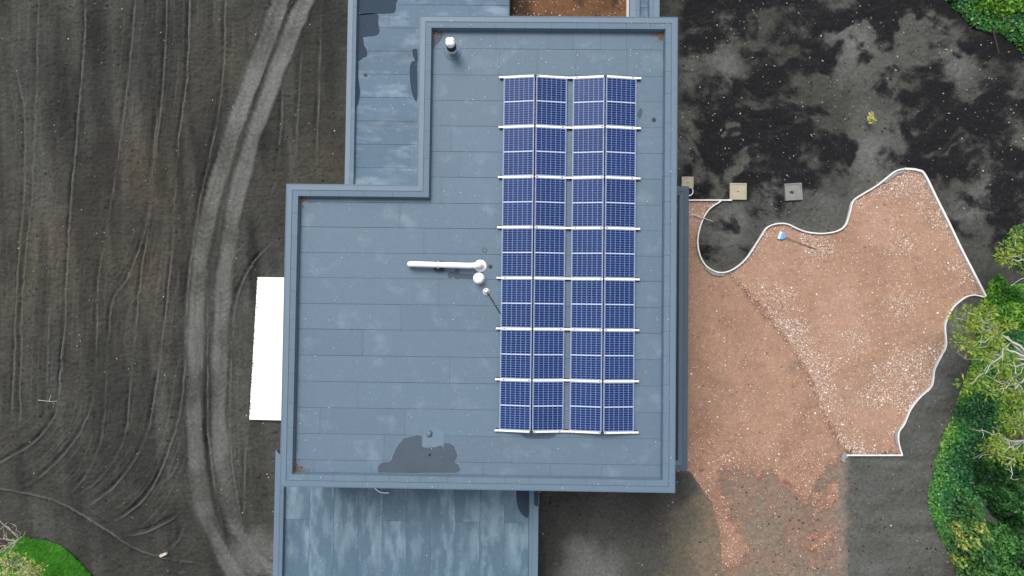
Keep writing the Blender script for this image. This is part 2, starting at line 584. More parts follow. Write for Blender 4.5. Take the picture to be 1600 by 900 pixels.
bed_poly = ([P(1050, 313)[:2], P(1126, 313)[:2]] + [tuple(q) for q in lw[0]] + [tuple(q) for q in lw[1]] + [tuple(q) for q in lw[2]] +
            [P(*q)[:2] for q in ((1322, 711), (1316, 720), (1312, 760), (1318, 830), (1312, 935), (1128, 935), (1126, 880), (1122, 830),
                                 (1110, 785), (1092, 760), (1076, 738), (1050, 738))])


def bed_density(x, y):
    near_bed = (x > 5.0) & (x < 24.0) & (y > -15.0) & (y < 8.0)
    o_ = [np.full(x.shape, -1.5), np.zeros(x.shape), np.full(x.shape, 0.5)]
    for q_, r_ in zip(o_, bed_density_at(x[near_bed], y[near_bed])):
        q_[near_bed] = r_
    return o_


def bed_density_at(x, y):
    """how thick the crushed brick lies: 1 on the terrace, patchy on the worn southern part"""
    ins = inside(x, y, bed_poly)
    d, s, al, L = seg_dist(x, y, np.array(bed_poly + [bed_poly[0]]), 1.5)
    sd = np.where(ins, np.minimum(d, 1.5), -np.minimum(d, 1.5))
    nz = fbm(x, y, 1.6, 5, 31)
    # southern wear front
    front = px_line([(1050, 760), (1110, 752), (1165, 742), (1200, 745), (1235, 762), (1258, 772), (1280, 752), (1300, 735), (1330, 712)], 0, 6)
    fy = np.interp(x, front[:, 0], front[:, 1])
    core = sstep(-0.5, 0.5, (y - fy) + (nz - 0.5) * 2.0 + (fbm(x, y, 0.5, 4, 36, 0.65) - 0.5) * 1.6)
    # red stream running on south along the western side
    st = px_line([(1096, 752), (1118, 790), (1135, 835), (1140, 885), (1150, 940)], 0, 6)
    d2, _, al2, L2 = seg_dist(x, y, st, 2.0)
    stream = sstep(0.95, 0.10, d2 + (nz - 0.5) * 0.9 + (fbm(x, y, 0.5, 4, 35, 0.65) - 0.5) * 1.6) * sstep(5.0, 2.8, al2)
    wb, wc = fbm(x, y, 0.8, 4, 33, 0.6), fbm(x, y, 0.8, 4, 34, 0.6)
    isl = np.zeros_like(x)
    for cx, cy, rr in ((1300, 762, 0.5), (1288, 838, 0.34), (1283, 790, 0.3)):
        wx, wy, _ = P(cx, cy)
        isl = np.maximum(isl, sstep(rr * 1.5, rr * 0.1, np.hypot(x - wx + (wb - 0.5) * 2.4, (y - wy) * 0.6 + (wc - 0.5) * 2.4)))
    return sd, np.clip(np.maximum(core, np.maximum(stream, isl * 0.9)), 0, 1), nz


core_m = (x > -24.1) & (x < 25.1) & (y > -14.3) & (y < 15.3)
h = np.zeros_like(x)
A = np.zeros((len(x), 4)); A[:, 3] = 1
B = np.zeros((len(x), 4)); B[:, 3] = 1
n_big = fbm(x, y, 5.0, 4, 1)
n_mid = fbm(x, y, 1.3, 5, 2)
n_fin = fbm(x, y, 0.32, 3, 3)
left = sstep(-6.0, -9.5, x)                       # harrowed field
h += (n_big - 0.5) * 0.10 + (n_mid - 0.5) * 0.05 + (n_fin - 0.5) * 0.075
# fine combing left by the harrow, across the bands
comb = np.sin(x * 9.0 + fbm(x, y, 1.2, 3, 5) * 14) * 0.5 + np.sin(y * 31 + fbm(x, y, 0.8, 3, 6) * 16) * 0.5
h += (fbm(x, y, 0.15, 2, 12) - 0.5) * 0.05 * (1 - sstep(420, 900, np.hypot(x, y)))
h += left * comb * 0.011 + left * 0.016 * np.sin(y * 24 + fbm(x, y, 0.5, 3, 8) * 22) * fbm(x, y, 1.0, 2, 9)

lines = [  # photo survey of the furrows: (points, strength)
    ([(132, -40), (130, 60), (122, 160), (115, 250), (107, 350), (102, 450), (97, 540), (90, 615), (82, 650), (62, 678), (40, 697), (0, 720), (-40, 738)], 1.4),
    ([(212, -40), (205, 60), (195, 150), (182, 250), (168, 340), (157, 400), (150, 470), (147, 585), (135, 650), (105, 700), (65, 740), (20, 767)], 1.0),
    ([(245, 150), (236, 260), (226, 350), (200, 430), (172, 480), (162, 615), (155, 690), (130, 745), (95, 782)], 0.9),
    ([(260, -40), (255, 100), (246, 200), (233, 330), (220, 420), (214, 470), (202, 600), (190, 690), (155, 745), (107, 782)], 0.9),
    ([(297, -40), (290, 120), (277, 225), (268, 380), (260, 460), (240, 615), (225, 685), (185, 750), (125, 797)], 1.1),
    ([(352, -40), (347, 110), (335, 200), (318, 280), (300, 380), (290, 470), (285, 600), (270, 680), (240, 755), (205, 795), (160, 822)], 1.2),
    ([(284, 700), (270, 735), (250, 760)], 1.2),
    ([(289, 790), (265, 810), (230, 827), (190, 836)], 1.3),
    ([(303, 835), (300, 850), (285, 867), (262, 880)], 1.2),
    ([(290, 800), (282, 830), (270, 850), (236, 868)], 1.0),
    ([(0, 75), (17, 100), (30, 140), (37, 190), (35, 300), (25, 450), (20, 560), (15, 670)], 0.9),
    ([(60, -40), (55, 120), (48, 300), (36, 430), (30, 560), (28, 690)], 0.8),
    ([(75, 450), (72, 560), (70, 640), (66, 672)], 0.7),
    ([(-40, 762), (0, 767), (45, 775), (85, 786), (125, 805), (165, 830), (200, 855), (240, 872), (280, 880), (325, 884)], 1.0),
    ([(432, 372), (402, 400), (378, 438), (364, 490), (359, 560), (357, 650), (360, 720), (372, 800), (380, 860)], 1.2),
    ([(384, 660), (381, 720), (379, 790), (376, 850)], 1.0),
    ([(381, 717), (405, 716), (430, 720)], 0.8), ([(380, 768), (405, 769), (428, 770)], 0.8), ([(379, 820), (400, 819), (426, 822)], 0.8),
    ([(384, 662), (410, 664), (450, 668)], 0.9),
    ([(440, 120), (437, 200), (430, 280), (415, 320)], 0.8), ([(500, -20), (496, 120), (492, 280)], 0.9), ([(470, 60), (462, 200), (455, 300)], 0.6),
    ([(320, 440), (316, 560), (314, 680), (320, 770)], 0.5), ([(322, 440), (322, 600), (325, 700), (338, 790), (352, 850)], 1.2),
]
w = fbm(x, y, 0.7, 3, 40)
line_fade = np.clip(0.1 + 1.5 * fbm(x, y, 2.5, 2, 41) + 1.3 * (fbm(x, y, 0.5, 3, 42) - 0.5), 0.1, 1.4)
side_fade = [sstep(0.35, 0.6, fbm(x, y, 1.8, 2, 43 + q)) for q in range(5)]
for pts, k in lines:
    ln = px_line(pts, 0, 8)
    d, s, al, L = seg_dist(x, y, ln, 1.3)
    dd = s * d + (w - 0.5) * 0.07
    fade = sstep(0, 1.6, al) * sstep(0, 1.6, L - al) * line_fade
    nr = np.nonzero(d < 1.6)[0]
    ddn = dd[nr]
    h += k * fade * (0.09 * np.exp(-((dd - 0.09) / 0.045) ** 2) - 0.08 * np.exp(-((dd + 0.03) / 0.060) ** 2))
    for q, (off_, kk) in enumerate(((0.36, 0.45), (-0.42, 0.5), (0.80, 0.4), (-0.85, 0.35), (1.1, 0.3))):
        if len(pts) <= 4: break
        wv_ = fade[nr] * kk * side_fade[q][nr]
        h[nr] += wv_ * (0.05 * np.exp(-((ddn - off_ - 0.06) / 0.04) ** 2) - 0.04 * np.exp(-((ddn - off_ + 0.02) / 0.05) ** 2))
        A[nr, 0] = np.maximum(A[nr, 0], wv_ * 0.4 * np.exp(-((ddn - off_ - 0.06) / 0.035) ** 2))
    A[:, 1] = np.maximum(A[:, 1], k * fade * 0.20 * np.exp(-((dd + 0.04) / 0.09) ** 2))  # darker colour along the furrow groove
    A[:, 0] = np.maximum(A[:, 0], k * fade * 0.65 * np.exp(-((dd - 0.10) / 0.035) ** 2))  # lighter colour along the furrow crest

# two wheel tracks of the site traffic
for pts, wd in (([(452, -40), (438, 0), (415, 60), (387, 140), (357, 220), (333, 300), (315, 380), (307, 450), (304, 530), (303, 600), (303, 680), (309, 760), (327, 820), (352, 870), (378, 915)], 0.37),
                ([(490, -40), (475, 0), (450, 60), (421, 140), (392, 220), (370, 300), (356, 380), (347, 450), (343, 530), (340, 600), (341, 680), (350, 760), (368, 820), (398, 868), (440, 905)], 0.34)):
    ln = px_line(pts, 0, 8)
    d, s, al, L = seg_dist(x, y, ln, 2.0)
    w = fbm(x, y, 0.9, 4, 50)
    dd = d + (w - 0.5) * 0.22
    band = sstep(wd + 0.18, wd - 0.16, dd)
    st = 0.40 + 0.8 * fbm(s * d * 5.0, al * 0.5, 0.7, 4, 51) + 0.14 * np.sin((al + d * 0.7) * 21) * sstep(0.4, 0.65, fbm(x, y, 1.5, 3, 52))
    h += band * 0.02 * np.sin((al + d * 0.7) * 21) * sstep(0.4, 0.65, fbm(x, y, 1.5, 3, 52))
    A[:, 0] = np.maximum(A[:, 0], band * np.clip(st, 0, 1) * (0.62 + 0.35 * sstep(12, 3, al)) * (0.55 + 0.75 * sstep(0.3, 0.65, fbm(x, y, 2.2, 4, 53))))
    h = h * (1 - 0.75 * band) - 0.05 * band + 0.06 * np.exp(-((dd - wd - 0.08) / 0.07) ** 2) * (0.4 + 0.9 * w)
# crossing churn at the foot of the tracks
cx, cy, _ = P(400, 870)
A[:, 0] = np.maximum(A[:, 0], 0.55 * sstep(1.6, 0.5, np.hypot(x - cx, (y - cy) * 1.2) + (n_mid - 0.5) * 1.6))

# dark damp streaks in the field and tan stain
for px, py, r, k in ((240, 60, 2.2, 0.40), (60, 110, 1.4, 0.30), (245, 140, 1.2, 0.35), (222, 350, 1.4, 0.40), (135, 270, 1.3, 0.25), (80, 540, 1.0, 0.35),
                     (460, 40, 1.5, 0.55), (520, 40, 1.5, 0.5), (435, 180, 1.3, 0.35), (180, 850, 2.2, 0.35), (240, 880, 1.6, 0.3), (130, 820, 1.0, 0.2), (510, 200, 1.6, 0.3)):
    wx, wy, _ = P(px, py)
    g = np.exp(-(((x - wx) / r) ** 2 + ((y - wy) / (r * 1.5)) ** 2))
    A[:, 3] = np.minimum(A[:, 3], 1 - np.clip(1.5 * k * g * (0.35 + 1.2 * n_mid), 0, 0.75))
for px, py, r, k in ((240, 275, 2.2, 0.30), (200, 400, 2.5, 0.25), (60, 420, 2.5, 0.22), (340, 110, 1.2, 0.2), (500, 250, 1.2, 0.18)):
    wx, wy, _ = P(px, py)
    g = np.exp(-(((x - wx) / r) ** 2 + ((y - wy) / (r * 1.2)) ** 2))
    B[:, 1] = np.maximum(B[:, 1], k * g)
    B[:, 0] = np.maximum(B[:, 0], k * g)
wv = x + 0.10 * y
B[:, 0] = np.maximum(B[:, 0], 0.55 * left * sstep(0.42, 0.72, fbm(wv * 2.4, y * 0.22, 1.6, 4, 60)))
A[:, 3] = np.minimum(A[:, 3], 1 - left * (0.50 * sstep(0.48, 0.75, fbm(wv * 2.0 + 40, y * 0.25, 1.7, 4, 61)) + 0.35 * sstep(0.45, 0.7, fbm(x, y, 4.5, 4, 62))))

A[:, 3] = 1 - 0.85 * (1 - A[:, 3]) * (1 - 0.9 * sstep(0.1, 0.5, A[:, 0]))      # packed ruts dry out first

# the levelled garden on the right: grey subsoil with wet peat smeared over it
right = sstep(6.2, 7.2, x) * core_m + (1 - core_m) * sstep(6.2, 7.2, x)
wrp0 = fbm(x, y, 1.5, 3, 75) * 2.0
sw = fbm(x + 1.5 * n_mid, y + 1.5 * n_big, 2.4, 5, 70)
B[:, 0] = np.maximum(B[:, 0], right * (0.25 + 0.85 * sstep(0.36, 0.66, sw)) * (0.7 + 0.6 * sstep(0.4, 0.6, fbm(x + wrp0, y - wrp0, 0.7, 5, 74))))
dark = np.zeros_like(x)
wx_ = x + (fbm(x, y, 1.6, 4, 76) - 0.5) * 3.2 + (fbm(x, y, 0.5, 3, 78) - 0.5) * 0.9
wy_ = y + (fbm(x, y, 1.6, 4, 77) - 0.5) * 3.2 + (fbm(x, y, 0.5, 3, 79) - 0.5) * 0.9
for px, py, rx, ry, k in ((1090, 20, 60, 45, 1), (1180, 15, 80, 40, 1), (1280, 15, 70, 35, 1), (1370, 20, 70, 35, .95), (1450, 10, 70, 40, .95), (1510, 55, 40, 40, .9),
                          (1095, 150, 50, 60, .6), (1190, 180, 55, 60, .75), (1205, 250, 60, 55, 1), (1090, 240, 40, 60, .85), (1245, 215, 40, 55, 1), (1080, 90, 35, 50, .8),
                          (1340, 85, 45, 22, .75), (1250, 90, 60, 40, .7), (1460, 120, 45, 45, .9), (1450, 190, 55, 45, .9), (1530, 200, 70, 70, .95), (1480, 250, 60, 35, 1), (1560, 130, 60, 50, .95),
                          (1580, 270, 60, 55, 1), (1540, 290, 60, 30, .9), (1590, 60, 60, 60, .9), (1560, 335, 25, 40, .7), (1300, 240, 25, 20, .6), (1400, 130, 30, 30, .5),
                          (1110, 385, 16, 30, .45), (1150, 410, 30, 14, .4), (900, 790, 70, 40, .45), (870, 850, 20, 70, .45)):
    wx, wy, _ = P(px, py)
    g = np.exp(-(((wx_ - wx) / (rx / 35.7)) ** 2 + ((wy_ - wy) / (ry / 35.7)) ** 2) * 0.6)
    dark = np.maximum(dark, k * g)
for px, py, rx, ry, k in ((1345, 60, 45, 14, .6), (1140, 95, 22, 22, .55), (1130, 200, 10, 12, .5), (1150, 260, 14, 35, .6), (1340, 170, 70, 60, .5), (1500, 100, 35, 25, .6), (1440, 65, 25, 25, .5),
                          (1270, 70, 50, 14, .35), (1390, 105, 30, 18, .5), (1520, 155, 25, 30, .4), (1250, 190, 20, 20, .3), (1100, 120, 25, 40, .4)):
    wx, wy, _ = P(px, py)
    g = np.exp(-(((wx_ - wx) / (rx / 35.7)) ** 2 + ((wy_ - wy) / (ry / 35.7)) ** 2))
    dark = dark - 0.8 * k * g
wrp = fbm(x, y, 1.8, 3, 72) * 2.2
smear = fbm(x * 0.8 + y * 0.5 + wrp, y * 1.3 - x * 0.3 + wrp, 1.1, 6, 71, 0.62)
A[:, 1] = np.maximum(A[:, 1], right * sstep(-0.25, 1.05, dark * 1.15 + ((smear - 0.5) * 2.0 + (fbm(x, y, 0.35, 3, 73) - 0.5) * 0.7) * sstep(0.0, 0.3, dark)) * (0.78 + 0.22 * sstep(0.3, 0.6, smear)))
far_dark = (~core_m) & (x > 0) & (y > 0)
A[far_dark, 1] = 0.5
h += right * (smear - 0.5) * 0.10
for px, py, rr in ((1225, 335, 1.2), (1150, 350, 0.9), (1290, 320, 1.1), (1540, 300, 1.0), (1500, 330, 0.8), (1430, 650, 1.1), (1450, 620, 1.0), (1480, 560, 1.0), (1500, 500, 0.8), (1465, 600, 0.9), (1440, 690, 0.8), (1470, 660, 0.6), (1330, 70, 0.9), (1500, 110, 0.9), (1360, 240, 1.0), (1140, 110, 0.7)):
    wx, wy, _ = P(px, py)
    g = np.exp(-((x - wx) ** 2 + (y - wy) ** 2) / rr ** 2)
    A[:, 0] = np.maximum(A[:, 0], 0.85 * g * (0.2 + sw))

# south-east: worn rubble drive, clay strip and smoothed grey bed
def box_mask(p0, p1, soft=0.4, wob=1.2):
    a, b = P(*p0), P(*p1)
    x0, x1, y1, y0 = a[0], b[0], a[1], b[1]
    w = (n_mid - 0.5) * wob
    return sstep(-soft, soft, x - x0 + w) * sstep(-soft, soft, x1 - x - w) * sstep(-soft, soft, y - y0 + w) * sstep(-soft, soft, y1 - y + w)


drive = box_mask((1090, 700), (1322, 1100))
A[:, 2] = np.maximum(A[:, 2], drive * (0.62 + 0.55 * fbm(x * 1.4, y * 0.7, 1.5, 4, 80)))
A[:, 1] *= (1 - drive)
wheel = np.abs(x - PX(1212, 820, 0)) < 0.28
A[:, 2] = np.where(wheel & (drive > 0.3), np.maximum(A[:, 2], 0.75 * drive), A[:, 2])
B[:, 2] = np.maximum(B[:, 2], drive * 0.22 * sstep(0.45, 0.72, fbm(x, y, 1.1, 5, 81)))
_s, _d, _n = bed_density(x, y)
B[:, 2] = np.maximum(B[:, 2], 0.8 * np.clip(_d, 0, 1) * sstep(-0.1, 0.5, _s) * (0.4 + fbm(x, y, 0.4, 4, 85)))
clay = box_mask((1050, 770), (1118, 1000), 0.8, 3.0)
B[:, 1] = np.maximum(B[:, 1], clay * (0.25 + 0.6 * fbm(x, y, 0.9, 5, 82)))
A[:, 0] = np.maximum(A[:, 0], clay * 0.35)
strip = box_mask((1300, 715), (1324, 1000), 0.25, 0.6)
A[:, 0] = np.maximum(A[:, 0], strip * 0.95)
wx, wy, _ = P(1135, 905)
A[:, 2] = np.maximum(A[:, 2], 0.9 * sstep(1.0, 0.3, np.hypot(x - wx, y - wy) + (n_mid - .5)))
A[:, 0] = np.maximum(A[:, 0], 0.9 * sstep(0.8, 0.3, np.hypot(x - PX(1130, 895, 0), y - wy) + (n_mid - .5)))
smoothbed = box_mask((1324, 716), (1470, 1100), 0.2, 0.3)
B[:, 0] = B[:, 0] * (1 - 0.8 * smoothbed) + smoothbed * (0.15 + 0.9 * sstep(0.3, 0.7, fbm(x * 0.6, y * 2.2, 0.9, 5, 86, 0.65)))
A[:, 1] *= (1 - smoothbed)
A[:, 0] = np.maximum(A[:, 0], smoothbed * 0.45 * fbm(x * 0.7, y * 1.6, 1.0, 5, 87))
h = h * (1 - 0.5 * smoothbed) + smoothbed * 0.03 * np.sin(y * 3.3 + n_mid * 9)
south = box_mask((845, 768), (1055, 1100), 0.2, 0.4)
B[:, 0] = np.maximum(B[:, 0], south * 0.85 * fbm(x, y, 1.4, 4, 83))
A[:, 0] = np.maximum(A[:, 0], south * 0.8 * sstep(1.9, 0.6, np.hypot(x - PX(925, 895, 0), y - PY(925, 895, 0)) + (n_mid - .5) * 1.6))
h += south * (fbm(x * 1.5 + y, y - x, 0.9, 4, 84) - 0.5) * 0.14

sdb, dens, nzb = _s, _d, _n
inb = sstep(-0.02, 0.12, sdb)
h = h * (1 - 0.8 * inb * dens) - 0.015 * inb
h = np.where(core_m, h, h * 0.3)
house_zone = inside(x, y, [(-7.9, -5.9), (4.9, -5.9), (4.9, 9.8), (-7.9, 9.8)])
h[house_zone] = 0.0
h = np.where(house_zone, 0, h)


def ground_z(px_, py_):
    """height of the soil at world points (bilinear enough: nearest vertex)"""
    i = np.clip(np.searchsorted(gx, px_), 0, nx - 1)
    j = np.clip(np.searchsorted(gy, py_), 0, ny - 1)
    return h.reshape(ny, nx)[j, i]


idx = np.arange(nx * ny).reshape(ny, nx)
faces = np.stack([idx[:-1, :-1], idx[:-1, 1:], idx[1:, 1:], idx[1:, :-1]], -1).reshape(-1, 4)
g = np_mesh('ground', np.stack([x, y, h], 1), faces, M['soil'], attrs={'soil_a': np.clip(A, 0, 1), 'soil_b': np.clip(B, 0, 1)}, smooth=True)
tag(g, kind='structure')

# crushed brick bed: its own sheet, thinning out into the soil where it is worn
bx = np.arange(P(1060, 300)[0], P(1560, 300)[0], 0.06)
by = np.arange(P(1300, 930)[1], P(1300, 255)[1], 0.06)
BX, BY = np.meshgrid(bx, by)
u, v = BX.ravel(), BY.ravel()
sdb, dens, nzb = bed_density(u, v)
gz = ground_z(u, v)
lump = fbm(u, v, 0.5, 4, 90) - 0.5
ridge = px_line([(1140, 425), (1165, 455), (1190, 482), (1212, 510), (1232, 535), (1250, 565), (1268, 600), (1285, 645), (1305, 680), (1320, 708)], 0, 8)
rd, rs, ral, rL = seg_dist(u, v, ridge, 6.0)
rdn = rd + (fbm(u, v, 0.8, 4, 91) - 0.5) * 0.5
rid = sstep(0.20, 0.02, rdn) * (0.35 + 0.9 * fbm(u, v, 0.35, 3, 92))
lump2 = fbm(u, v, 0.22, 4, 98) - 0.5
bz = gz + 0.055 * sstep(0.10, 0.95, dens + lump * 0.7 + lump2 * 0.9) - 0.024 + lump * 0.022 + rid * 0.04
eastp = np.where((rs > 0) & (rd < 50), 1.0, 0.0)
eastp = np.where(u > PX(1330, 600, 0), 1.0, eastp)
bed = np.zeros((len(u), 4)); bed[:, 3] = 1
bed[:, 0] = np.clip(eastp * sstep(0.35, 0.7, fbm(u, v, 1.6, 4, 93)), 0, 1)
bed[:, 1] = np.clip(rid * 1.3 + 0.7 * sstep(0.85, 0.45, dens) + 0.35 * sstep(0.55, 0.75, fbm(u, v, 0.9, 4, 94)) * (1 - eastp), 0, 1)
yy = sstep(PY(1200, 640, 0), PY(1200, 760, 0), v)
bed[:, 1] = np.clip(bed[:, 1] + yy * 0.45 * fbm(u, v, 0.6, 4, 95), 0, 1)
stain = sstep(0.45, 0.1, np.hypot(u - PX(1240, 575, 0), v - PY(1240, 575, 0)))
near = sstep(0.28, 0.0, np.abs(sdb)) * sstep(0.45, 0.7, fbm(u, v, 1.1, 3, 96))
bed[:, 2] = np.clip(0.5 * stain + 0.4 * near + 0.18 * sstep(0.60, 0.75, fbm(u, v, 2.2, 4, 97)), 0, 1)
ok = (sdb > 0.02) & (bz > gz - 0.03)
okg = ok.reshape(BX.shape)
fm = okg[:-1, :-1] & okg[:-1, 1:] & okg[1:, 1:] & okg[1:, :-1]
idx = np.arange(len(u)).reshape(BX.shape)
faces = np.stack([idx[:-1, :-1], idx[:-1, 1:], idx[1:, 1:], idx[1:, :-1]], -1)[fm]
used = np.unique(faces)
remap = np.full(len(u), -1); remap[used] = np.arange(len(used))
gb = np_mesh('gravel_terrace', np.stack([u, v, bz], 1)[used], remap[faces], M['gravel'], attrs={'bed': bed[used]}, smooth=True)
tag(gb, kind='structure')


def scatter_rocks(name, pts, sizes, tones, material, flat=0.55, seed=3, parent=None):
    """one mesh of many little angular stones (squashed, jittered octahedra)"""
    r = np.random.default_rng(seed)
    n = len(pts)
    base = np.array([(1, 0, 0), (0, 1, 0), (-1, 0, 0), (0, -1, 0), (0, 0, 1), (0, 0, -0.6)], float)
    fc = np.array([(0, 1, 4), (1, 2, 4), (2, 3, 4), (3, 0, 4), (1, 0, 5), (2, 1, 5), (3, 2, 5), (0, 3, 5)])
    sc = 0.6 + 0.8 * r.random((n, 6, 3))
    vv = base[None] * sc
    vv[:, :, 2] *= flat
    a = r.random(n) * 6.283
    ca, sa = np.cos(a)[:, None], np.sin(a)[:, None]
    vx = vv[:, :, 0] * ca - vv[:, :, 1] * sa
    vy = vv[:, :, 0] * sa + vv[:, :, 1] * ca
    vv = np.stack([vx, vy, vv[:, :, 2]], -1) * np.asarray(sizes)[:, None, None] + np.asarray(pts)[:, None, :]
    ff = (fc[None] + (np.arange(n) * 6)[:, None, None]).reshape(-1, 3)
    return np_mesh(name, vv.reshape(-1, 3), ff, material, parent, {'tone': np.repeat(tones, 6)})


# chips on the bed
N = 600000
cu = rng.uniform(bx[0], bx[-1], N); cv = rng.uniform(by[0], by[-1], N)
sd_, de_, nz_ = bed_density(cu, cv)
rd, rs, ral, rL = seg_dist(cu, cv, ridge, 6.0)
east = (rs > 0) & (rd < 50) | (cu > PX(1330, 600, 0))
patch = fbm(cu, cv, 1.3, 4, 93)
pr = 0.022 + 0.035 * patch + np.where(east, 0.28 * sstep(0.42, 0.68, patch), 0.0) + np.where(east & (rd < 1.0) & (cv < PY(1250, 500, 0)), 0.14, 0)
pr = np.where(rd < 0.12, 0.22, pr)
pr = pr + 0.06 * sstep(PY(1200, 640, 0), PY(1200, 740, 0), cv)
keep = (rng.random(N) < pr) & (sd_ > 0.05) & ((de_ > 0.35) | (rng.random(N) < 0.12))
cu, cv, east = cu[keep], cv[keep], east[keep]
i = np.clip(((cu - bx[0]) / 0.06).round().astype(int), 0, len(bx) - 1); j = np.clip(((cv - by[0]) / 0.06).round().astype(int), 0, len(by) - 1)
cz = np.maximum(bz.reshape(BX.shape)[j, i], ground_z(cu, cv))
ton = np.clip(rng.beta(1.0, 0.9, len(cu)) + 0.12 * east, 0, 1)
siz = 0.010 + 0.020 * rng.random(len(cu)) ** 2 + 0.03 * (rng.random(len(cu)) > 0.985)
tag(scatter_rocks('brick_chips', np.stack([cu, cv, cz + 0.004], 1), siz, ton, M['chips'], seed=5),
    'pale pink and white chips of crushed brick scattered over the terracotta bed', 'gravel', kind='stuff')

# pale stones and clods in the soil
N = 11000
su = rng.uniform(-24, 25, N); sv = rng.uniform(-14, 15, N)
free = ~inside(su, sv, [(-8, -6), (5.2, -6), (5.2, 10), (-8, 10)])
sd_, de_, nz_ = bed_density(su, sv)
free &= ~((sd_ > -0.05) & (de_ > 0.5))
dens_s = np.where(su > 6, 0.55, 0.18) * fbm(su, sv, 3.0, 3, 99) * 1.6
free &= rng.random(N) < dens_s
su, sv = su[free], sv[free]
tag(scatter_rocks('pale_pebbles', np.stack([su, sv, ground_z(su, sv) + 0.012], 1), 0.010 + 0.034 * rng.random(len(su)) ** 3, rng.random(len(su)), M['stone'], seed=6),
    'small pale pebbles scattered over the dark soil', 'pebbles', kind='stuff')
N = 26000
su = rng.uniform(-24, 25, N); sv = rng.uniform(-14, 15, N)
sd_, de_, nz_ = bed_density(su, sv)
free = ~inside(su, sv, [(-8, -6), (5.2, -6), (5.2, 10), (-8, 10)]) & ~((sd_ > -0.1) & (de_ > 0.4))
a_here = np.clip(A, 0, 1)[:, 0].reshape(ny, nx)[np.clip(np.searchsorted(gy, sv), 0, ny - 1), np.clip(np.searchsorted(gx, su), 0, nx - 1)]
free &= (a_here < 0.3) & (rng.random(N) < fbm(su, sv, 1.5, 4, 101) * 1.2)
su, sv = su[free], sv[free]
tag(scatter_rocks('soil_clods', np.stack([su, sv, ground_z(su, sv) + 0.006], 1), 0.015 + 0.04 * rng.random(len(su)) ** 3, rng.random(len(su)) ** 1.5 * 0.9, M['clods'], 0.6, seed=7),
    'crumbly clods of dark soil lying on the harrowed field', 'soil', kind='stuff')

# ------------------------------------------------------------------ house
ZT = 6.60          # top of the high parapet
ZR = 6.33          # high roof surface
ZL, ZLR = 3.50, 3.30
OUT = [(-8.2, -6.2), (5.245, -6.2), (5.245, 10.085), (-3.67, 10.085), (-3.67, 4.17), (-8.2, 4.17)]
house = empty('house', (-1.5, 0, 0))
tag(house, 'flat roofed white house with blue grey felt roofs and low wings on two sides', 'house')


def inset_poly(poly, d):
    n = len(poly); out = []
    for k in range(n):
        a, b, c = Vector(poly[k - 1]), Vector(poly[k]), Vector(poly[(k + 1) % n])
        t1, t2 = (b - a).normalized(), (c - b).normalized()
        n1, n2 = Vector((-t1.y, t1.x)), Vector((-t2.y, t2.x))
        out.append(tuple(b + n1 * d + n2 * d))
    return out


wallp = inset_poly(OUT, 0.14)
for k in range(6):
    a, b = Vector(wallp[k]), Vector(wallp[(k + 1) % 6])
    t = (b - a).normalized(); nn = Vector((-t.y, t.x))
    th = 0.3
    ea = 0.0 if k in (0, 2, 4) else 0.0
    q = [a, b, b + nn * th - t * th, a + nn * th + t * th]
    if k == 4: q[3] = a + nn * th - t * th
    if k == 3: q[2] = b + nn * th + t * th
    MB().prism([tuple(p) for p in q], -0.3, ZR - 0.12).build('wall', M['wall'], house)
roof = MB().prism(inset_poly(OUT, 0.10), ZR - 0.10, ZR - 0.006).build('upper_roof', M['deck'], house)


def strip_pieces(poly, prof, length, parent, name, material, closed=True, jit=0.0, gap=0.006, edges=None):
    """run a profile (inset, z) round a polygon, cut into pieces of about `length`, mitred at the corners"""
    n = len(poly)
    for k in range(n):
        if edges is not None and k not in edges: continue
        a, b = Vector(poly[k]), Vector(poly[(k + 1) % n])
        p0, p3 = Vector(poly[k - 1]), Vector(poly[(k + 2) % n])
        t = (b - a).normalized(); nn = Vector((-t.y, t.x)); L = (b - a).length
        tp, tn = (a - p0).normalized(), (p3 - b).normalized()
        sa = 1 if tp.x * t.y - tp.y * t.x > 0 else -1
        sb = 1 if t.x * tn.y - t.y * tn.x > 0 else -1
        m = max(1, round(L / length))
        cuts = [0] + [L * (i + rnd.uniform(-jit, jit)) / m for i in range(1, m)] + [L]
        for i in range(m):
            rows = []
            for d, z in prof:
                s0 = d * sa if i == 0 else cuts[i] + gap / 2
                s1 = L - d * sb if i == m - 1 else cuts[i + 1] - gap / 2
                rows.append((a + nn * d + t * s0, a + nn * d + t * s1, z))
            vs, fs = [], []
            for q0, q1, z in rows:
                vs += [(q0.x, q0.y, z), (q1.x, q1.y, z)]
            R = len(rows)
            for r in range(R):
                r2 = (r + 1) % R
                fs.append((2 * r, 2 * r2, 2 * r2 + 1, 2 * r + 1))
            fs.append(tuple(2 * r for r in range(R - 1, -1, -1)))
            fs.append(tuple(2 * r + 1 for r in range(R)))
            mb = MB(); mb.add(vs, fs)
            mb.build(name, material, parent)


# parapet: core, felt upstand in lengths, edge trim in lengths
def ring(poly, d0, d1, z0, z1, name, material, parent):
    o, i = inset_poly(poly, d0), inset_poly(poly, d1)
    n = len(poly); mb = MB()
    vs = [(p[0], p[1], z0) for p in o] + [(p[0], p[1], z0) for p in i] + [(p[0], p[1], z1) for p in o] + [(p[0], p[1], z1) for p in i]
    fs = []
    for k in range(n):
        k2 = (k + 1) % n
        fs += [(k, k2, 2 * n + k2, 2 * n + k), (n + k2, n + k, 3 * n + k, 3 * n + k2), (2 * n + k, 2 * n + k2, 3 * n + k2, 3 * n + k), (k2, k, n + k, n + k2)]
    mb.add(vs, fs)
    return mb.build(name, material, parent)


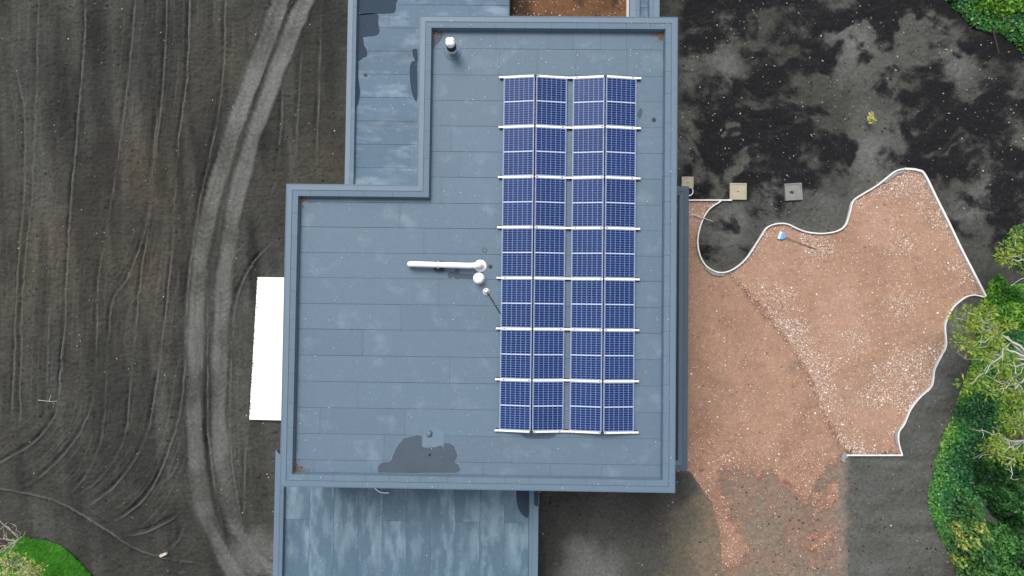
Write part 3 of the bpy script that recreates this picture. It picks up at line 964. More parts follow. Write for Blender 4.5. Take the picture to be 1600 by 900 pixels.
par = ring(OUT, 0.03, 0.395, ZR - 0.08, ZT - 0.03, 'parapet', M['deck'], house)
strip_pieces(OUT, [(0.205, ZT - 0.029), (0.205, ZT - 0.012), (0.40, ZT - 0.022), (0.435, ZR + 0.014), (0.398, ZR + 0.013), (0.396, ZT - 0.03)], 0.93, par, 'felt_upstand', M['felt_edge'], jit=0.12, gap=0.007)
strip_pieces(OUT, [(0.0, ZT - 0.27), (0.0, ZT), (0.197, ZT + 0.004), (0.197, ZT - 0.029), (0.028, ZT - 0.029), (0.028, ZT - 0.27)], 2.6, par, 'edge_trim', M['trim'], jit=0.1, gap=0.004)
# thin bright lip on the outer edge
strip_pieces(OUT, [(-0.012, ZT - 0.10), (-0.012, ZT + 0.006), (0.014, ZT + 0.012), (0.014, ZT + 0.005), (-0.001, ZT + 0.001), (-0.001, ZT - 0.10)], 5.0, par, 'drip_edge', M['felt_edge'], jit=0.1)


def sheet(x0, x1, y0, y1, z, parent, material, rowk=0, g=0.010):
    """a length of felt: a thin slab with slightly raised lapped edge and eased corners"""
    gx0, gy0 = g * rnd.uniform(0.1, 0.45), g * rnd.uniform(0.2, 0.75)
    x0, x1, y0, y1 = x0 + gx0, x1 - gx0, y0 + gy0, y1 - gy0
    c = min(0.018, (x1 - x0) / 4, (y1 - y0) / 4)
    dz = rnd.uniform(0.0, 0.004)
    poly = [(x0 + c, y0), (x1 - c, y0), (x1, y0 + c), (x1, y1), (x0, y1), (x0, y0 + c)]
    mb = MB()
    top = [z + dz + (0.003 if q[1] < (y0 + y1) / 2 else 0.0) for q in poly]
    n = len(poly)
    mb.add([(p[0], p[1], z - 0.006) for p in poly] + [(p[0], p[1], t) for p, t in zip(poly, top)],
           [tuple(range(n - 1, -1, -1)), tuple(range(n, 2 * n))] + [(k, (k + 1) % n, n + (k + 1) % n, n + k) for k in range(n)])
    return mb.build('felt_sheet', material, parent)


rows_px = [46, 76, 117, 157, 197, 237, 277, 318, 357, 397, 436, 477, 517, 558, 599, 640, 681, 722, 746]
ys = [PY(720, p, ZR) for p in rows_px]
ys[0], ys[-1] = 9.66, -5.77
joints = {1: [735, 780, 840, 900, 980], 2: [700, 905], 3: [690, 850], 4: [705, 930], 5: [720], 6: [690, 870], 7: [625, 775, 940], 8: [662, 850], 9: [712, 752, 900],
          10: [686, 880], 11: [626, 860], 12: [567, 790], 13: [703, 930], 14: [560, 850], 15: [500, 633, 890], 16: [600, 800], 17: [490, 580, 660, 755, 860, 940]}
joints[0] = [715, 775, 815, 856, 896, 938, 979]
for k in range(len(ys) - 1):
    yt, yb = ys[k], ys[k + 1]
    ym = (yt + yb) / 2
    xl = -3.235 if ym > 3.75 else -7.765
    xr = 4.81
    if k + 1 < len(ys) and yt > 3.735 > yb:      # the row at the re-entrant corner is cut round it
        xs = [-7.765, -3.235]
        sheet(-7.765, -5.4, yb, 3.735, ZR, roof, M['felt']); sheet(-5.4, -3.24, yb, 3.735, ZR, roof, M['felt'])
        xl = -3.235
    js = sorted(PX(j, rows_px[k] + 15, ZR) for j in joints.get(k, []))
    xs = [xl] + [j for j in js if xl + 0.3 < j < xr - 0.3] + [xr]
    for a, b in zip(xs[:-1], xs[1:]):
        sheet(a, b, yb, yt, ZR, roof, M['felt'])


def flat_wing(x0, x1, y0, y1, zt, zr, name, mat_sheet, direction, pitch, band, edges, joint=None, face=None):
    """low wing: walls, deck, felt sheets and parapet trims on the chosen edges (0 south, 1 east, 2 north, 3 west)"""
    poly = [(x0, y0), (x1, y0), (x1, y1), (x0, y1)]
    w = inset_poly(poly, 0.08)
    for k in range(4):
        a, b = Vector(w[k]), Vector(w[(k + 1) % 4])
        t = (b - a).normalized(); nn = Vector((-t.y, t.x))
        MB().prism([tuple(a), tuple(b), tuple(b + nn * .3 - t * .3), tuple(a + nn * .3 + t * .3)], -0.3, zr - 0.12).build('wall', M['wall'], house)
    deck = MB().prism(inset_poly(poly, 0.05), zr - 0.10, zr - 0.006).build(name, M['deck'], house)
    mb = MB()
    strip_pieces(poly, [(0.0, zt - 0.27), (0.0, zt), (band * 0.55, zt + 0.003), (band * 0.55, zt - 0.03), (0.03, zt - 0.03), (0.03, zt - 0.27)], 3.0, deck, 'edge_trim', M['trim'], jit=0.1, edges=edges)
    strip_pieces(poly, [(band * 0.56, zt - 0.05), (band * 0.56, zt - 0.010), (band * 0.93, zt - 0.02), (band, zr + 0.012), (band * 0.93, zr + 0.010), (band * 0.9, zt - 0.05)], 1.4, deck, 'felt_upstand', M['felt_edge'], jit=0.15, edges=edges)
    strip_pieces(poly, [(0.031, zr - 0.1), (0.031, zt - 0.032), (band * 0.88, zt - 0.052), (band * 0.88, zr - 0.1)], 30, deck, 'kerb', M['deck'], edges=edges)
    i0, i1 = x0 + (band if 3 in edges else 0.1), x1 - (band if 1 in edges else 0.1)
    j0, j1 = y0 + (band if 0 in edges else 0.1), y1 - (band if 2 in edges else 0.1)
    if direction == 'y':
        n = max(1, round((i1 - i0) / pitch)); c = [i0 + (i1 - i0) * k / n for k in range(n + 1)]
        for k in range(n):
            yb = j1
            first = rnd.choice((0.9, 2.6, 5.5, 6.5, 7.5))
            cuts = [j1]
            while cuts[-1] > j0 + 0.4:
                cuts.append(max(j0, cuts[-1] - (first if len(cuts) == 1 else rnd.uniform(2.2, 4.5))))
            for a, b in zip(cuts[:-1], cuts[1:]):
                sheet(c[k], c[k + 1], b, a, zr, deck, mat_sheet, g=0.012)
    else:
        n = max(1, round((j1 - j0) / pitch)); c = [j0 + (j1 - j0) * k / n for k in range(n + 1)]
        for k in range(n):
            cuts = [i0]
            if i1 - i0 > 2.0:
                while cuts[-1] < i1 - 0.5:
                    cuts.append(min(i1, cuts[-1] + rnd.uniform(1.2, 3.6)))
                if cuts[-1] < i1: cuts[-1] = i1
            else: cuts.append(i1)
            for a, b in zip(cuts[:-1], cuts[1:]):
                sheet(a, b, c[k], c[k + 1], zr, deck, mat_sheet, g=0.012)
    return deck


SX0, SX1 = PX(428, 820, ZL), PX(841, 830, ZL)
SY1 = PY(432, 703, ZL)
south_roof = flat_wing(SX0, SX1, -14.0, SY1, ZL, ZLR, 'south_wing_roof', M['felt_south'], 'y', 0.92, 0.37, (0, 1, 3))
NX0, NX1 = PX(541, 150, ZL), PX(799, 10, ZL)
north_roof = flat_wing(NX0, NX1, 4.4, 16.0, ZL, ZLR, 'north_wing_roof', M['felt_north'], 'x', 0.92, 0.36, (2, 3))
EX0, EX1 = PX(984, 12, ZL), PX(1030.5, 12, ZL)
strip_roof = flat_wing(EX0, EX1, 9.0, 16.0, ZL, ZLR, 'north_strip_roof', M['felt_north'], 'x', 0.92, 0.42, (1, 2, 3))
# reddish brown gravel roof between the two northern wings, lower behind a white upstand
GZ = ZL - 0.85
tx = np.arange(NX1 - 0.02, EX0 + 0.12, 0.05); ty = np.arange(9.6, 16.0, 0.05)
TX, TY = np.meshgrid(tx, ty); u2, v2 = TX.ravel(), TY.ravel()
cb = np.zeros((len(u2), 4)); cb[:, 3] = 1
cb[:, 0] = fbm(u2, v2, 0.7, 4, 120); cb[:, 1] = sstep(0.45, 0.7, fbm(u2, v2, 0.9, 4, 121))
idx = np.arange(len(u2)).reshape(TX.shape)
fc = np.stack([idx[:-1, :-1], idx[:-1, 1:], idx[1:, 1:], idx[1:, :-1]], -1).reshape(-1, 4)
np_mesh('gravel_roof', np.stack([u2, v2, GZ + (fbm(u2, v2, 0.2, 3, 122) - 0.5) * 0.05], 1), fc, M['brown_gravel'], house, {'bed': cb}, True)
MB().box(NX1 - 0.05, EX0 + 0.05, 15.98, 16.2, 0, ZL).build('wall', M['wall'], house)
MB().box(EX0 - 0.012, EX0 + 0.06, 9.95, 15.9, GZ - 0.3, ZL - 0.29).build('white_upstand', M['eps'], house)
N = 420
pu, pv = rng.uniform(NX1 + .05, EX0 - 0.1, N), rng.uniform(10.0, 13, N)
o = scatter_rocks('gravel_stones', np.stack([pu, pv, np.full(N, GZ + 0.025)], 1), 0.012 + 0.02 * rng.random(N), rng.random(N), M['chips'], seed=9, parent=house)
o['kind'] = 'stuff'

# bay on the east side: low flat roof with dark lipped frame
bx0, bx1 = 4.9, PX(1075.5, 500, 3.0)
by0, by1 = PY(1070, 735, 3.0), PY(1070, 291, 3.0)
BZ = 3.0
bay = MB().box(bx0, bx1 - 0.06, by0 + 0.06, by1 - 0.06, -0.2, BZ - 0.20).build('bay', M['wall'], house)
bp = [(bx0, by0), (bx1, by0), (bx1, by1), (bx0, by1)]
MB().prism(inset_poly(bp, 0.04), BZ - 0.24, BZ - 0.12).build('bay_deck', M['black'], bay)
strip_pieces(bp, [(0.0, BZ - 0.3), (0.0, BZ), (0.20, BZ + 0.003), (0.20, BZ - 0.03), (0.02, BZ - 0.04), (0.02, BZ - 0.3)], 3.1, bay, 'edge_trim', M['felt_dark'], edges=(0, 1, 2))
strip_pieces(bp, [(0.203, BZ - 0.15), (0.203, BZ - 0.012), (0.36, BZ - 0.06), (0.37, BZ - 0.15)], 3.1, bay, 'felt_slope', M['felt_bay_lip'], edges=(0, 1, 2))
for k in range(5):
    ya, yb = by0 + 0.5 + k * (by1 - by0 - 1.0) / 5, by0 + 0.5 + (k + 1) * (by1 - by0 - 1.0) / 5 - 0.12
    wdw = MB().box(bx1 - 0.06, bx1 - 0.03, ya, yb, 0.15, 2.45).build('window', M['frame'], bay)
# a few windows on the long faces of the main house
for side, a, b in (('W', -5.0, -3.2), ('W', -1.6, 0.4), ('W', 1.4, 3.0), ('E', -4.5, -2.5), ('E', 0.0, 2.2), ('E', 5.5, 8.0)):
    xw = -8.06 if side == 'W' else 5.105
    e = -0.03 if side == 'W' else 0.03
    fr = MB().box(min(xw, xw + e), max(xw, xw + e), a, b, 3.9, 5.5).build('window', M['frame'], house)
    MB().box(min(xw + e, xw + 1.4 * e), max(xw + e, xw + 1.4 * e), a + 0.07, b - 0.07, 3.97, 5.43).build('pane', M['glass'], fr)

# ------------------------------------------------------------------ roof fittings (parts of the house)
def outlet(px, py, z, r=0.055):
    c = P(px, py, z)
    o = MB().lathe(c, [(r * 1.7, 0.0), (r * 1.6, 0.008), (r * 1.15, 0.012)], 16).build('roof_outlet', M['felt_dark'], house)
    MB().lathe((c[0], c[1], c[2] + 0.012), [(r, 0), (r, 0.012), (r * 0.7, 0.02)], 16).build('outlet_grate', M['black'], o)


for q in ((1021.5, 187), (766, 416.5), (671, 710)): outlet(*q, ZR + 0.008, 0.05)
outlet(571, 117, ZLR + 0.008, 0.05)

# steel flue with black neck near the north-west corner of the high roof
c = P(707.5, 81, ZR + 0.006)
fl = MB().lathe(c, [(0.30, 0), (0.29, 0.006), (0.20, 0.03), (0.17, 0.05)], 24).build('flue_flashing', M['felt'], house, True)
MB().lathe(c, [(0.16, 0.05), (0.16, 0.40)], 20).build('flue_base', M['steel'], fl, True)
MB().lathe(c, [(0.165, 0.40), (0.17, 0.42), (0.17, 0.72), (0.15, 0.74)], 20).build('flue_neck', M['black'], fl, True)
cap = MB()
cap.lathe(c, [(0.10, 0.74), (0.165, 0.78), (0.165, 0.86), (0.10, 0.90)], 20)
for k in range(4):
    a = math.pi / 4 + k * math.pi / 2
    cap.lathe((c[0] + 0.075 * math.cos(a), c[1] + 0.075 * math.sin(a), c[2]), [(0.075, 0.88), (0.10, 0.92), (0.09, 0.96), (0.05, 0.99)], 14)
cap.build('flue_cowl', M['white_pvc'], fl, True)

# long white pipe lying level above the roof: elbow out of a collar at the right, resting on a block
zc = ZR + 0.30
a, b = P(750, 415.5, zc), P(645, 412.5, zc)
base = P(750.5, 415.5, ZR)
MB().lathe((base[0], base[1], ZR + 0.006), [(0.215, 0), (0.21, 0.012), (0.165, 0.014), (0.16, 0.045), (0.125, 0.05), (0.115, 0.08)], 28).build('pipe_collar', M['steel'], house)
pts = [(base[0], base[1], ZR + 0.05)] + [(base[0] - 0.16 * (1 - math.cos(w_)), base[1], zc - 0.16 + 0.16 * math.sin(w_)) for w_ in (0, .31, .63, .94, 1.25, 1.57)]
pts += [tuple(Vector(a) + (Vector(b) - Vector(a)) * t) for t in (0.15, 0.4, 0.7, 0.95)] + [(b[0], b[1], zc)] + [(b[0] - 0.12 * math.sin(w_), b[1], zc - 0.12 + 0.12 * math.cos(w_)) for w_ in (.4, .8, 1.2, 1.57)] + [(b[0] - 0.12, b[1], zc - 0.2)]
pipe = MB().tube(pts, 0.098, n=18).build('drain_pipe', M['white_pvc'], house, True)
for t in (0.07, 0.62):
    m_ = Vector(a) + (Vector(b) - Vector(a)) * t
    dr = (Vector(b) - Vector(a)).normalized() * 0.02
    MB().tube([tuple(m_ - dr), tuple(m_ + dr)], 0.108 if t > 0.3 else 0.112, n=18).build('pipe_clip', M['steel'] if t > 0.3 else M['white_pvc'], pipe)
m_ = Vector(a) + (Vector(b) - Vector(a)) * 0.62
MB().box(m_.x - 0.17, m_.x + 0.17, m_.y - 0.20, m_.y + 0.14, ZR + 0.008, ZR + 0.15).build('pipe_block', M['black'], pipe, bevel=0.015)
for s in (-1, 1):
    MB().box(m_.x - 0.015, m_.x + 0.015, m_.y + s * 0.105, m_.y + s * 0.125, ZR + 0.15, zc + 0.10).build('pipe_bracket', M['steel'], pipe)
# mushroom vent
c = P(747, 434, ZR + 0.4)
vent = MB().lathe((c[0], c[1], ZR + 0.006), [(0.2, 0), (0.19, 0.01), (0.09, 0.03), (0.08, 0.36)], 20).build('vent_pipe', M['steel'], house)
MB().lathe((c[0], c[1], ZR), [(0.155, 0.33), (0.158, 0.372), (0.148, 0.38), (0.135, 0.382), (0.05, 0.388)], 28).build('vent_cap', M['white_pvc'], vent)
# short steel stub with black cable to the array
c = P(759.5, 455.5, ZR + 0.12)
stub = MB().lathe((c[0], c[1], ZR + 0.006), [(0.13, 0), (0.12, 0.008), (0.05, 0.02), (0.05, 0.12), (0.06, 0.125), (0.06, 0.16), (0.04, 0.18)], 16).build('cable_gland', M['steel'], house, True)
MB().lathe((c[0] + 0.055, c[1] + 0.035, ZR), [(0.03, 0.06), (0.034, 0.15), (0.02, 0.17)], 10).build('gland_nut', M['steel'], stub, True)
e = P(783, 492, ZR + 0.03)
MB().tube([(c[0] + 0.04, c[1] - 0.03, ZR + 0.12), (c[0] + 0.10, c[1] - 0.14, ZR + 0.04), ((c[0] + e[0]) / 2, (c[1] + e[1]) / 2 + 0.02, ZR + 0.026), e], 0.018, n=8).build('cable', M['black'], stub, True)
# capped stub and its sealing patch near the south edge
c = P(670.5, 677, ZR)
patch = MB()
pp = [P(q[0], q[1], ZR + 0.009)[:2] for q in ((660, 698), (693, 698), (694, 676), (688, 671), (680, 668), (671, 667), (664, 670), (661, 676))]
patch.prism(pp, ZR + 0.002, ZR + 0.011)
pa = patch.build('sealing_patch', M['silt'], house)
MB().lathe((c[0], c[1], ZR + 0.008), [(0.115, 0), (0.11, 0.05), (0.085, 0.07), (0.085, 0.10), (0.075, 0.11)], 18).build('capped_stub', M['felt'], pa, True)
# coil mark: small ring on the felt right of the pipe
ring_pts = [(PX(757.5, 391, ZR) + 0.075 * math.cos(t * math.pi / 8), PY(757.5, 391, ZR) + 0.085 * math.sin(t * math.pi / 8), ZR + 0.012) for t in range(17)]
MB().tube(ring_pts, 0.008, n=5).build('cable_loop', M['deck'], house)

# ------------------------------------------------------------------ standing water, damp films and dark patches on the roofs
def puddle_dark_film(pts, z, name='puddle_dark_film', material=None, n=4, dz=0.011):
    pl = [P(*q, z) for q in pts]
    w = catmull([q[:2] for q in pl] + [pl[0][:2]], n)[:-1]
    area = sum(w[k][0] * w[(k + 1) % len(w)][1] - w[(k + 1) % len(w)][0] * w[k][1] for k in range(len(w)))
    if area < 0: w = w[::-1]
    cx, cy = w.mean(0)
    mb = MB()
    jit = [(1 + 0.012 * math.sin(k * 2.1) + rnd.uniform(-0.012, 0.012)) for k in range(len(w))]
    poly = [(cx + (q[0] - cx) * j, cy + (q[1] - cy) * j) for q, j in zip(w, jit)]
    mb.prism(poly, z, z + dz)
    o = mb.build(name, material or M['wet'])  # 'wet' serves both damp films and dark patches
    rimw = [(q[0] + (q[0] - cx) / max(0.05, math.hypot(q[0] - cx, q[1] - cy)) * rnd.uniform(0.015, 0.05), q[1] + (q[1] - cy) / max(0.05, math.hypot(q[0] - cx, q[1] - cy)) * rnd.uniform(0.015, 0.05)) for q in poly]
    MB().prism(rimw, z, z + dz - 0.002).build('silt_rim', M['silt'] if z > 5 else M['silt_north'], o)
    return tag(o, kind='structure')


puddle_dark_film([(591, 738), (591, 728), (598, 723), (610, 721), (614, 711), (621, 697), (630, 686), (642, 682), (658, 681), (660, 698), (676, 699), (690, 697), (694, 702), (694, 694), (700, 692), (709, 697),
        (714, 707), (714, 716), (711, 722), (717, 728), (716, 738), (690, 739), (640, 739)], ZR)
puddle_dark_film([(812, 679), (832, 679), (868, 679), (860, 685), (840, 686), (822, 685)], ZR)  # dark half-ellipse at the lower end of the left panel ridge
puddle_dark_film([(672, 49), (688, 49), (693, 53), (688, 64), (680, 72), (674, 80), (672, 70)], ZR)
puddle_dark_film([(739, 428), (739, 436), (720, 436), (717, 437), (711, 436), (708, 433), (702, 435), (699, 430), (702, 425), (710, 424), (712, 420), (718, 421), (719, 427)], ZR, dz=0.010)  # dark T-shaped patch on the felt, left of the mushroom vent
puddle_dark_film([(1000, 168), (1004, 172), (1003, 180), (999, 186), (996, 178)], ZR)
MW = M['wet_north']
puddle_dark_film([(558, -8), (617, -8), (619, 8), (618, 17), (612, 21), (585, 22), (558, 21)], ZLR, material=MW)
puddle_dark_film([(558, 22), (589, 22), (591, 36), (593, 50), (587, 56), (572, 57.5), (558, 57)], ZLR, material=MW)
puddle_dark_film([(558, 60), (567, 60), (569, 70), (574, 80), (573, 88), (566, 92), (558, 94)], ZLR, material=MW)
puddle_dark_film([(557, 95), (560, 100), (560, 122), (563, 142), (561, 158), (557, 162)], ZLR, material=MW)
puddle_dark_film([(652, 76), (645, 77), (644.5, 85), (648, 93), (653, 94)], ZLR, material=MW)
puddle_dark_film([(652, 95), (643, 97), (640, 110), (641, 130), (645, 150), (652, 155)], ZLR, material=MW)
puddle_dark_film([(807, 764), (826, 764), (826, 806), (818, 806), (810, 795), (807, 780)], ZLR, material=MW)
puddle_dark_film([(834.5, 762), (841, 762), (841, 789), (837, 790), (834.5, 786)], ZL, material=MW, dz=0.010)

# ------------------------------------------------------------------ solar array
TILT = math.radians(10)
PW, PL = 1.085, 1.672
R_X = (-0.735, 1.672)                 # west eave of each tent
R_RIDGE = (0.362, 2.772)
R_E = (1.460, 3.870)
ROW_Y = [8.01 - 1.747 * k for k in range(8)]
EAVE_Z = ZR + 0.13
FR = 0.024
mbf = MB()
mbf.box(-PW / 2, PW / 2, -PL / 2, -PL / 2 + FR, -0.035, 0.0); mbf.box(-PW / 2, PW / 2, PL / 2 - FR, PL / 2, -0.035, 0.0)
mbf.box(-PW / 2, -PW / 2 + FR, -PL / 2 + FR, PL / 2 - FR, -0.035, 0.0); mbf.box(PW / 2 - FR, PW / 2, -PL / 2 + FR, PL / 2 - FR, -0.035, 0.0)
mbb = MB().box(-PW / 2 + FR, PW / 2 - FR, -PL / 2 + FR, PL / 2 - FR, -0.030, -0.008)
mbm = MB().box(-PW / 2 + FR, PW / 2 - FR, -0.014, 0.014, -0.0079, -0.0045)


def cells(sign):
    mb = MB()
    w = (PW - 2 * FR - 0.024) / 6
    hh = (PL / 2 - FR - 0.030) / 10
    for i in range(6):
        for j in range(10):
            x0 = -PW / 2 + FR + 0.012 + i * w + 0.011
            y0 = sign * (0.023 + j * hh)
            y1 = sign * (0.023 + (j + 1) * hh)
            y0, y1 = min(y0, y1) + 0.0075, max(y0, y1) - 0.0075
            mb.box(x0, x0 + w - 0.022, y0, y1, -0.0078, -0.0055)
    return mb


proto = {}
for nm, mb, mt in (('frame', mbf, 'panel_frame'), ('backsheet', mbb, 'backsheet'), ('centre_strip', mbm, 'strip'), ('cell_block', cells(1), 'cell'), ('cell_block2', cells(-1), 'cell')):
    me = bpy.data.meshes.new(nm)
    me.from_pydata(mb.v, [], mb.f); me.update(); me.materials.append(M[mt])
    proto[nm] = me
ORD = ['first', 'second', 'third', 'fourth', 'fifth', 'sixth', 'seventh', 'eighth']
COLN = ['leftmost column', 'second column from the left', 'third column from the left', 'rightmost column']
HUE = ['facing left', 'facing right']
for r in range(7):
    yc = (ROW_Y[r] + ROW_Y[r + 1]) / 2
    for col in range(4):
        t, side = divmod(col, 2)
        xa = (R_X[t] if side == 0 else R_RIDGE[t] + 0.022)
        xb = (R_RIDGE[t] - 0.022 if side == 0 else R_E[t])
        hw = PW * math.cos(TILT)
        xc = (xa + hw / 2) if side == 0 else (xb - hw / 2)
        zc = EAVE_Z + math.sin(TILT) * PW / 2
        root = empty('solar_panel', (xc, yc, zc))
        root.rotation_euler = (0, (-TILT if side == 0 else TILT) + rnd.uniform(-.004, .004), rnd.uniform(-.0008, .0008))
        tag(root, 'blue solar panel tilted %s, %s, %s row from the top' % ('left' if side == 0 else 'right', COLN[col], ORD[r]), 'solar panel', 'solar panels on the flat roof')
        for nm in ('frame', 'backsheet', 'centre_strip', 'cell_block', 'cell_block2'):
            o = bpy.data.objects.new('cell_block' if nm.startswith('cell') else nm, proto[nm])
            C.objects.link(o); o.parent = root
rise = math.sin(TILT) * PW
for k in range(8):
    yk = ROW_Y[k]
    root = empty('mounting_rail', (1.57, yk, ZR))
    tag(root, 'white zigzag mounting rail under the solar panels, %s from the top' % ORD[k], 'mounting rail', 'rails carrying the solar panels')
    hw_ = 0.032
    prof = [(-0.895, 0.0), (R_X[0], 0.0)]
    zt = -0.004

    def bar(xa, za, xb, zb, name='rail_length'):
        mb = MB(); th = 0.045
        vs = [(xa, yk - hw_, za - th), (xb, yk - hw_, zb - th), (xb, yk + hw_, zb - th), (xa, yk + hw_, za - th),
              (xa, yk - hw_, za), (xb, yk - hw_, zb), (xb, yk + hw_, zb), (xa, yk + hw_, za)]
        mb.add(vs, [(3, 2, 1, 0), (4, 5, 6, 7), (0, 1, 5, 4), (1, 2, 6, 5), (2, 3, 7, 6), (3, 0, 4, 7)])
        return mb.build(name, M['alu'], root)
    e0 = EAVE_Z + zt
    bar(-0.895, e0, R_X[0], e0)
    for t in range(2):
        gp = 0.03 if k not in (0, 7) else 0.06
        sl = rise / (R_RIDGE[t] - R_X[t])
        bar(R_X[t], e0, R_RIDGE[t] - gp, e0 + sl * (R_RIDGE[t] - gp - R_X[t]))
        bar(R_RIDGE[t] + gp, e0 + sl * (R_E[t] - R_RIDGE[t] - gp), R_E[t], e0)
        MB().box(R_RIDGE[t] - 0.03, R_RIDGE[t] + 0.03, yk - 0.05, yk + 0.05, ZR + 0.01, e0 + rise - 0.06).build('ridge_post', M['black'], root)
        for xm, w_ in ((R_X[t] + 0.13, 0.03), (R_RIDGE[t] - 0.10, 0.035), (R_RIDGE[t] + 0.10, 0.035), (R_E[t] - 0.13, 0.03)):
            zz = e0 + sl * ((xm - R_X[t]) if xm < R_RIDGE[t] else (R_E[t] - xm))
            MB().box(xm - w_, xm + w_, yk - 0.012, yk + 0.012, zz - 0.004, zz + 0.008).build('panel_clamp', M['steel'] if rnd.random() < .5 else M['black'], root)
    bar(R_E[0], e0, R_X[1], e0)
    bar(R_E[1], e0, 4.03, e0)
    for xm in (-0.80, 1.565, 3.95):
        MB().box(xm - 0.06, xm + 0.06, yk - 0.06, yk + 0.06, ZR + 0.01, e0 - 0.046).build('rubber_foot', M['black'], root)

# ------------------------------------------------------------------ small things on the roofs
def flakes(pts, size, r, tilt=0.5):
    """little folded four-cornered leaves: returns verts, faces"""
    pts = np.asarray(pts); n = len(pts)
    size = np.broadcast_to(size, (n,))
    nrm = np.stack([r.normal(0, tilt, n), r.normal(0, tilt, n), np.ones(n)], 1)
    nrm /= np.linalg.norm(nrm, axis=1)[:, None]
    a = r.random(n) * 6.283
    t = np.stack([np.cos(a), np.sin(a), np.zeros(n)], 1)
    t -= nrm * (t * nrm).sum(1)[:, None]
    t /= np.linalg.norm(t, axis=1)[:, None]
    b = np.cross(nrm, t)
    s = size[:, None]
    v = np.stack([pts - t * s, pts + b * s * 0.55 + nrm * s * 0.15, pts + t * s, pts - b * s * 0.55 + nrm * s * 0.15], 1)
    return v.reshape(-1, 3), np.arange(4 * n).reshape(-1, 4)


def litter(px, py, corner, n, label):
    c = P(px, py, ZR + 0.012)
    r = np.random.default_rng(int(px))
    a, b = r.exponential(0.11, n), r.exponential(0.09, n)
    pts = np.stack([c[0] + corner[0] * a, c[1] + corner[1] * b, ZR + 0.02 + 0.05 * np.exp(-(a + b) * 7) * r.random(n)], 1)
    v_, f_ = flakes(pts, 0.018 + 0.02 * r.random(n), r)
    o = np_mesh('leaf_litter', v_, f_, M['rust_litter'], attrs={'tone': np.repeat(r.random(n), 4)})
    tag(o, label, 'leaf litter', 'litter in the parapet corners')


litter(673, 48.5, (1, -1), 110, 'rusty leaf litter in parapet corner beside the steel flue')
litter(1035.5, 49, (-1, -1), 130, 'rusty leaf litter in top right corner of the high roof')
litter(469, 310, (1, -1), 70, 'rusty leaf litter in the left roof corner level with the third rail')
litter(461.5, 737.5, (1, 1), 90, 'rusty leaf litter in the bottom left corner of the high roof')

pp = []
for n, (x0, x1, y0, y1), z in ((210, (-3.2, 4.7, -5.5, 9.6), ZR + 0.012), (110, (-7.7, -0.9, -5.5, 3.6), ZR + 0.012), (70, (-3.2, 4.7, 8.2, 9.6), ZR + 0.012), (40, (NX0 + .4, NX1, 10.2, 12.6), ZLR + 0.012),
                               (40, (NX0 + .4, -3.8, 4.5, 10), ZLR + 0.012), (60, (SX0 + .4, SX1 - .4, -12, -6.5), ZLR + 0.012), (50, (-8.15, 5.2, -6.15, -5.8), ZT + 0.008), (35, (-3.6, 5.2, 9.75, 10.0), ZT + 0.008),
                               (30, (4.85, 5.2, -6, 9.7), ZT + 0.008), (14, (5.3, bx1 - .05, by0 + .3, by1 - .3), BZ + 0.006)):
    a_ = rng.uniform(x0, x1, n); b_ = rng.uniform(y0, y1, n)
    pp.append(np.stack([a_, b_, np.full(n, z)], 1))
pp = np.concatenate(pp)
v_, f_ = flakes(pp, 0.008 + 0.014 * rng.random(len(pp)) ** 2, rng, 0.3)
tag(np_mesh('fallen_petals', v_, f_, M['petal'], attrs={'tone': np.repeat(rng.random(len(pp)), 4)}), 'tiny white petals and grit scattered over the felt roofs', 'petals', kind='stuff')

w = [P(a, b, ZLR + 0.03) for a, b in ((583, 758), (587, 764), (593, 768.5), (600, 770), (608, 770))]
hose = MB().tube([(q[0], q[1], ZLR + 0.03) for q in catmull([q[:2] for q in w], 5)], 0.022, n=8).build('hose', M['white_pvc'], smooth=True)
tag(hose, 'short curved white hose poking from under the high roof edge onto the lower wing', 'hose')

# white slab beside the west wall
a, b = P(402, 433, 0.25), P(470, 657, 0.25)
slab = MB().prism([(a[0] - 0.22, b[1]), (b[0], b[1] - 0.02), (b[0], a[1]), (a[0], a[1])][::1], -0.1, 0.25).build('white_slab', M['eps'], bevel=0.015)
tag(slab, 'bright white flat slab on the soil against the left side of the house', 'slab')

# soil spilled over its left edge
r = np.random.default_rng(77)
n = 420
t_ = r.random(n)
fx = (a[0] - 0.22) * (1 - t_) + a[0] * t_ + np.abs(r.normal(0, 0.035, n)) - 0.05
fy_ = b[1] + (a[1] - b[1]) * t_
tag(scatter_rocks('spilled_soil', np.stack([fx, fy_, np.where(fx > (a[0] - 0.22) * (1 - t_) + a[0] * t_, 0.255, 0.05 + 0.2 * r.random(n))], 1), 0.012 + 0.02 * r.random(n), r.random(n) * 0.5, M['clods'], seed=8),
    'dark soil crumbs spilled along the left rim of the white slab', 'soil', kind='stuff')

# ------------------------------------------------------------------ garden things
def haunch(pts, label):
    w_ = catmull([P(q[0], q[1], 0)[:2] for q in pts] + [P(*pts[0], 0)[:2]], 4)[:-1]
    ar = sum(w_[k][0] * w_[(k + 1) % len(w_)][1] - w_[(k + 1) % len(w_)][0] * w_[k][1] for k in range(len(w_)))
    if ar < 0: w_ = w_[::-1]
    o = MB().prism([(q[0] + rnd.uniform(-.02, .02), q[1] + rnd.uniform(-.02, .02)) for q in w_], -0.05, 0.085, 0.12).build('concrete_haunch', M['haunch'])
    tag(o, label, 'concrete', 'concrete packed against the edging')


